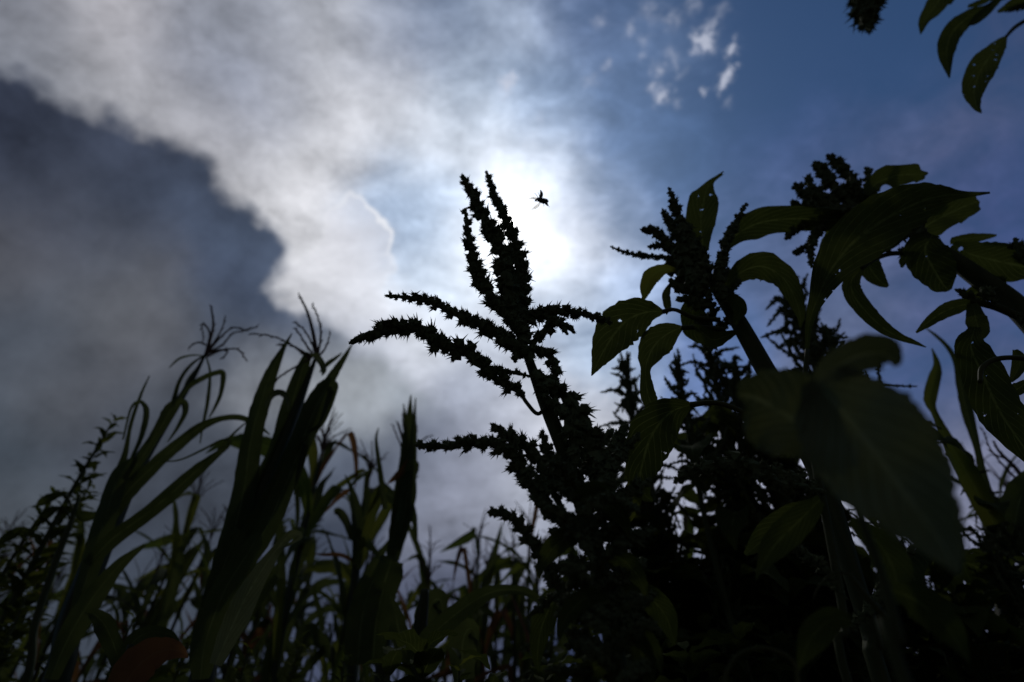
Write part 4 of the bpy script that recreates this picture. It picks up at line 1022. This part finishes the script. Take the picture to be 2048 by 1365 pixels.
# ---- broad-leaved weeds filling the dark lower part
def make_weed(seed, H=0.9, nleaf=22, L0=.10, ratio=.26, up=55, lo=.35):
    rnd = random.Random(seed)
    root = thing('weed_plant', (0, 0, 0), 'weed', 'weed', 'low weeds along the bottom')
    mb = MB(); tube(mb, [(0, 0, -0.03, .006), (.01, 0, H * .4, .005), (-.006, .008, H * .8, .0035), (0, 0, H - .01, .0015)], n=6, k=16); mb.build('stem', M['stem'], root)
    for i in range(nleaf):
        t = i / (nleaf - 1); z = H * lo + (H * (1 - lo)) * t; a = i * 2.4 + rnd.uniform(-.3, .3)
        o = Vector((math.cos(a), math.sin(a), 0)); L = L0 * (1.15 - .75 * t) * rnd.uniform(.8, 1.2); W2 = L * ratio
        el = R(up + rnd.uniform(-15, 15)); p = Vector((0, 0, z)); pts = []
        for s_ in range(7):
            q = s_ / 6
            w = .001 if s_ == 0 else W2 * math.sin(math.pi * (q ** .8))
            pts.append(tuple(p) + (max(w, .0006),)); el -= R(rnd.uniform(3, 16)); p = p + (o * math.cos(el) + Vector((0, 0, math.sin(el)))) * L / 6
        mb = MB(); ribbon(mb, pts, nrm=Vector((0, 0, 1)) - o * .3, k=12, m=5, fold=.2, wave=.15, ragged=.06, seed=seed * 13 + i)
        mb.build('leaf', M['broad' if rnd.random() < .8 else 'corn_yellow'], root)
    return root, H
weeds = [make_weed(2, nleaf=34), make_weed(6, nleaf=90, L0=.06, ratio=.17, up=50, lo=.45), make_weed(13, nleaf=62, L0=.15, ratio=.32, up=40)]
WG = 'low weeds along the bottom'
wl = [(228, 838, 1.45, 1, 'tall weed with many short narrow leaves left of the looping corn leaf'),
      (185, 960, 1.3, 1, 'smaller narrow-leaved weed just left of the tall one'),
      (110, 985, 1.25, 1, 'leaning narrow-leaved weed between the left edge and the small one'),
      (20, 1060, 1.15, 1, 'narrow-leaved weed cut by the left edge'),
      (850, 1300, .72, 2, 'yellow-green blurred weed in the middle of the bottom edge'),
      (780, 1315, .70, 0, 'yellow-green blurred weed left of the bottom centre one'),
      (920, 1320, .70, 1, 'yellow-green blurred weed right of the bottom centre one'),
      (980, 1340, .70, 0, 'weed at the bottom edge below the arching corn leaf'),
      (60, 1180, .95, 1, 'dark weed in the bottom left corner'), (160, 1210, .92, 1, 'dark weed right of the bottom left corner one'),
      (270, 1230, .9, 1, 'dark weed under the left corn plant'), (380, 1270, .85, 1, 'dark weed at the foot of the largest corn plant'),
      (500, 1290, .82, 1, 'dark weed right of the foot of the largest corn plant'), (600, 1280, .85, 1, 'dark weed between the two biggest corn plants at the bottom'),
      (690, 1310, .8, 1, 'dark weed below the cut corn leaf ends'), (1300, 1240, .85, 2, 'dark weed right of the central stem at the bottom'),
      (1410, 1260, .82, 0, 'dark weed further right of the central stem'), (1540, 1270, .8, 2, 'dark weed at bottom right of centre'),
      (1660, 1260, .82, 0, 'dark weed under the blurred leaf'), (1790, 1240, .85, 2, 'dark weed beneath the tip of the largest leaf'),
      (1930, 1230, .85, 0, 'dark weed left of the right corner'), (2020, 1250, .85, 2, 'dark weed in the bottom right corner'),
      (1230, 1030, 1.05, 2, 'broad-leaved weed in the gap just right of the central stem'),
      (1290, 1060, 1.02, 2, 'broad-leaved weed left of the horizontal spike\'s tip'),
      (1400, 1010, 1.08, 2, 'broad-leaved weed immediately under the horizontal spike\'s tip'),
      (1550, 1060, 1.02, 2, 'broad-leaved weed under the thick end of the horizontal spike'),
      (1340, 1130, .95, 2, 'broad-leaved weed right of the central stem, above the lowest ones'),
      (1460, 1130, .95, 2, 'broad-leaved weed under the left end of the horizontal spike'),
      (1590, 1180, .90, 2, 'broad-leaved weed left of the blurred leaf\'s lower half'),
      (1720, 1150, .92, 2, 'broad-leaved weed directly under the largest blurred leaf'),
      (1860, 1130, .92, 2, 'broad-leaved weed right of the largest leaf\'s tip'),
      (1990, 1120, .95, 2, 'broad-leaved weed low at the right under the corn blade'),
      (1480, 1280, .78, 2, 'broad-leaved weed at the bottom edge right of centre'),
      (1730, 1290, .78, 2, 'broad-leaved weed at the bottom edge under the largest leaf'),
      (1880, 1290, .78, 0, 'small-leaved weed at the bottom edge near the right corner'),
      (1370, 1300, .76, 2, 'broad-leaved weed at the bottom edge near the central stem'),
      (1160, 1290, .8, 0, 'dark weed left of the central stem at the bottom'), (1090, 1330, .75, 2, 'dark weed at the bottom right of the arching corn leaf')]
for i, (x, y, H, k, lab) in enumerate(wl):
    put_proto(weeds, k, x, y, H, rc.uniform(0, 6.28), lab, WG)

# ------------------------------------------------------------------ beetle in flight
def beetle():
    Y = 0.42
    c = at(1083, 402, Y)
    s = px_size(c)
    bt = thing('beetle', tuple(c), 'small black beetle in flight with raised wing cases beside the sun', 'beetle')
    def q(px, py, dz=0.0):
        return c + RIGHT * ((px - 1083) * s) + UP * (-(py - 402) * s) + FWD * (dz * s)
    mb = MB()
    body = [(1069.5, 402.5, .6), (1072, 400.5, 2.0), (1074.2, 399.2, 2.3), (1076, 399, 3.6), (1079, 400, 4.8), (1083, 401.5, 5.4), (1088, 402.5, 5.5), (1093, 402.8, 4.6), (1096, 403, 2.6), (1097.2, 403, .6)]
    tube(mb, [tuple(q(x, y)) + (r * s,) for x, y, r in body], n=14, k=40)
    legs = [[(1076, 398, -2, .9), (1074.5, 393.5, -2, .6), (1071, 389, -2, .5), (1068, 387, -2, .3)], [(1079, 397, 3, .8), (1078.5, 390, 3, .5), (1076.5, 385, 3, .4), (1075, 383.5, 3, .25)],
            [(1073, 400, -2, .8), (1068, 398.5, -2, .6), (1065, 396, -2, .3)], [(1090, 406, -3, .9), (1094, 410, -3, .6), (1097, 413, -3, .5), (1098.5, 416, -3, .3)],
            [(1086, 406.5, 2, .8), (1088, 411, 2, .5), (1087, 413, 2, .3)], [(1077, 404, -3, .8), (1071, 403.5, -3, .5), (1068, 404.5, -3, .3)]]
    for L in legs: tube(mb, [tuple(q(x, y, z)) + (r * s,) for x, y, z, r in L], n=6, k=12)
    mb.build('body', M['shell'], bt)
    def blade(name, pts, mat, nrm, fold=.3):
        b = MB(); ribbon(b, [tuple(q(x, y, z)) + (w * s,) for x, y, z, w in pts], nrm=nrm, k=20, m=7, fold=fold, wave=0.0, seed=3); o = b.build(name, M[mat], bt); return o
    e = blade('wing_case', [(1081, 400, 0, 2.2), (1082, 394, 3, 3.2), (1083, 388, 5, 3.3), (1082.3, 382, 6, 2.0), (1080.3, 378, 7, .3)], 'elytron', -FWD, .5)
    e2 = blade('wing_case', [(1088, 405, -2, 1.2), (1091, 408, -5, 2.4), (1094, 412, -7, 2.2), (1095, 415.5, -9, .3)], 'elytron', -FWD, .5)
    blade('hind_wing', [(1079, 400, -1, 1.0), (1072, 398.5, -6, 2.6), (1064, 399.5, -10, 2.6), (1058, 401.5, -13, 1.0), (1055, 402.3, -14, .2)], 'wing', (-FWD + UP * .4), .15)
    blade('hind_wing', [(1081, 405, 2, 1.2), (1076, 410.5, 4, 3.2), (1070, 414.5, 6, 3.0), (1065, 417, 8, 1.2), (1061, 418.8, 9, .2)], 'wing', (-FWD + UP * .4), .15)
beetle()

# two long pointed leaves of the weed at the far left
L1 = Plant('weed_plant', 'weed at the far left holding two long pointed leaves out to the left', 'weed',
           [(160, 990, 3), (140, 1050, 5), (110, 1130, 6), (70, 1250, 7), (40, 1400, 8)], 1.3, seed=401)
L1.leaf([(128, 990, 2), (108, 993, 8), (88, 1002, 9), (70, 1015, 1)], 0.0, petiole=[(148, 1030, 2), (138, 1000, 2), (128, 990, 2)])
L1.leaf([(125, 1015, 2), (105, 1020, 8), (90, 1032, 9), (80, 1050, 1)], 0.02, petiole=[(142, 1050, 2), (135, 1025, 2), (125, 1015, 2)])
L1.leaf([(150, 1020, 2), (165, 1035, 8), (185, 1032, 8), (205, 1020, 1)], 0.0)
L1.leaf([(70, 1065, 3), (40, 1062, 9), (15, 1075, 9), (-15, 1095, 2)], 0.03)
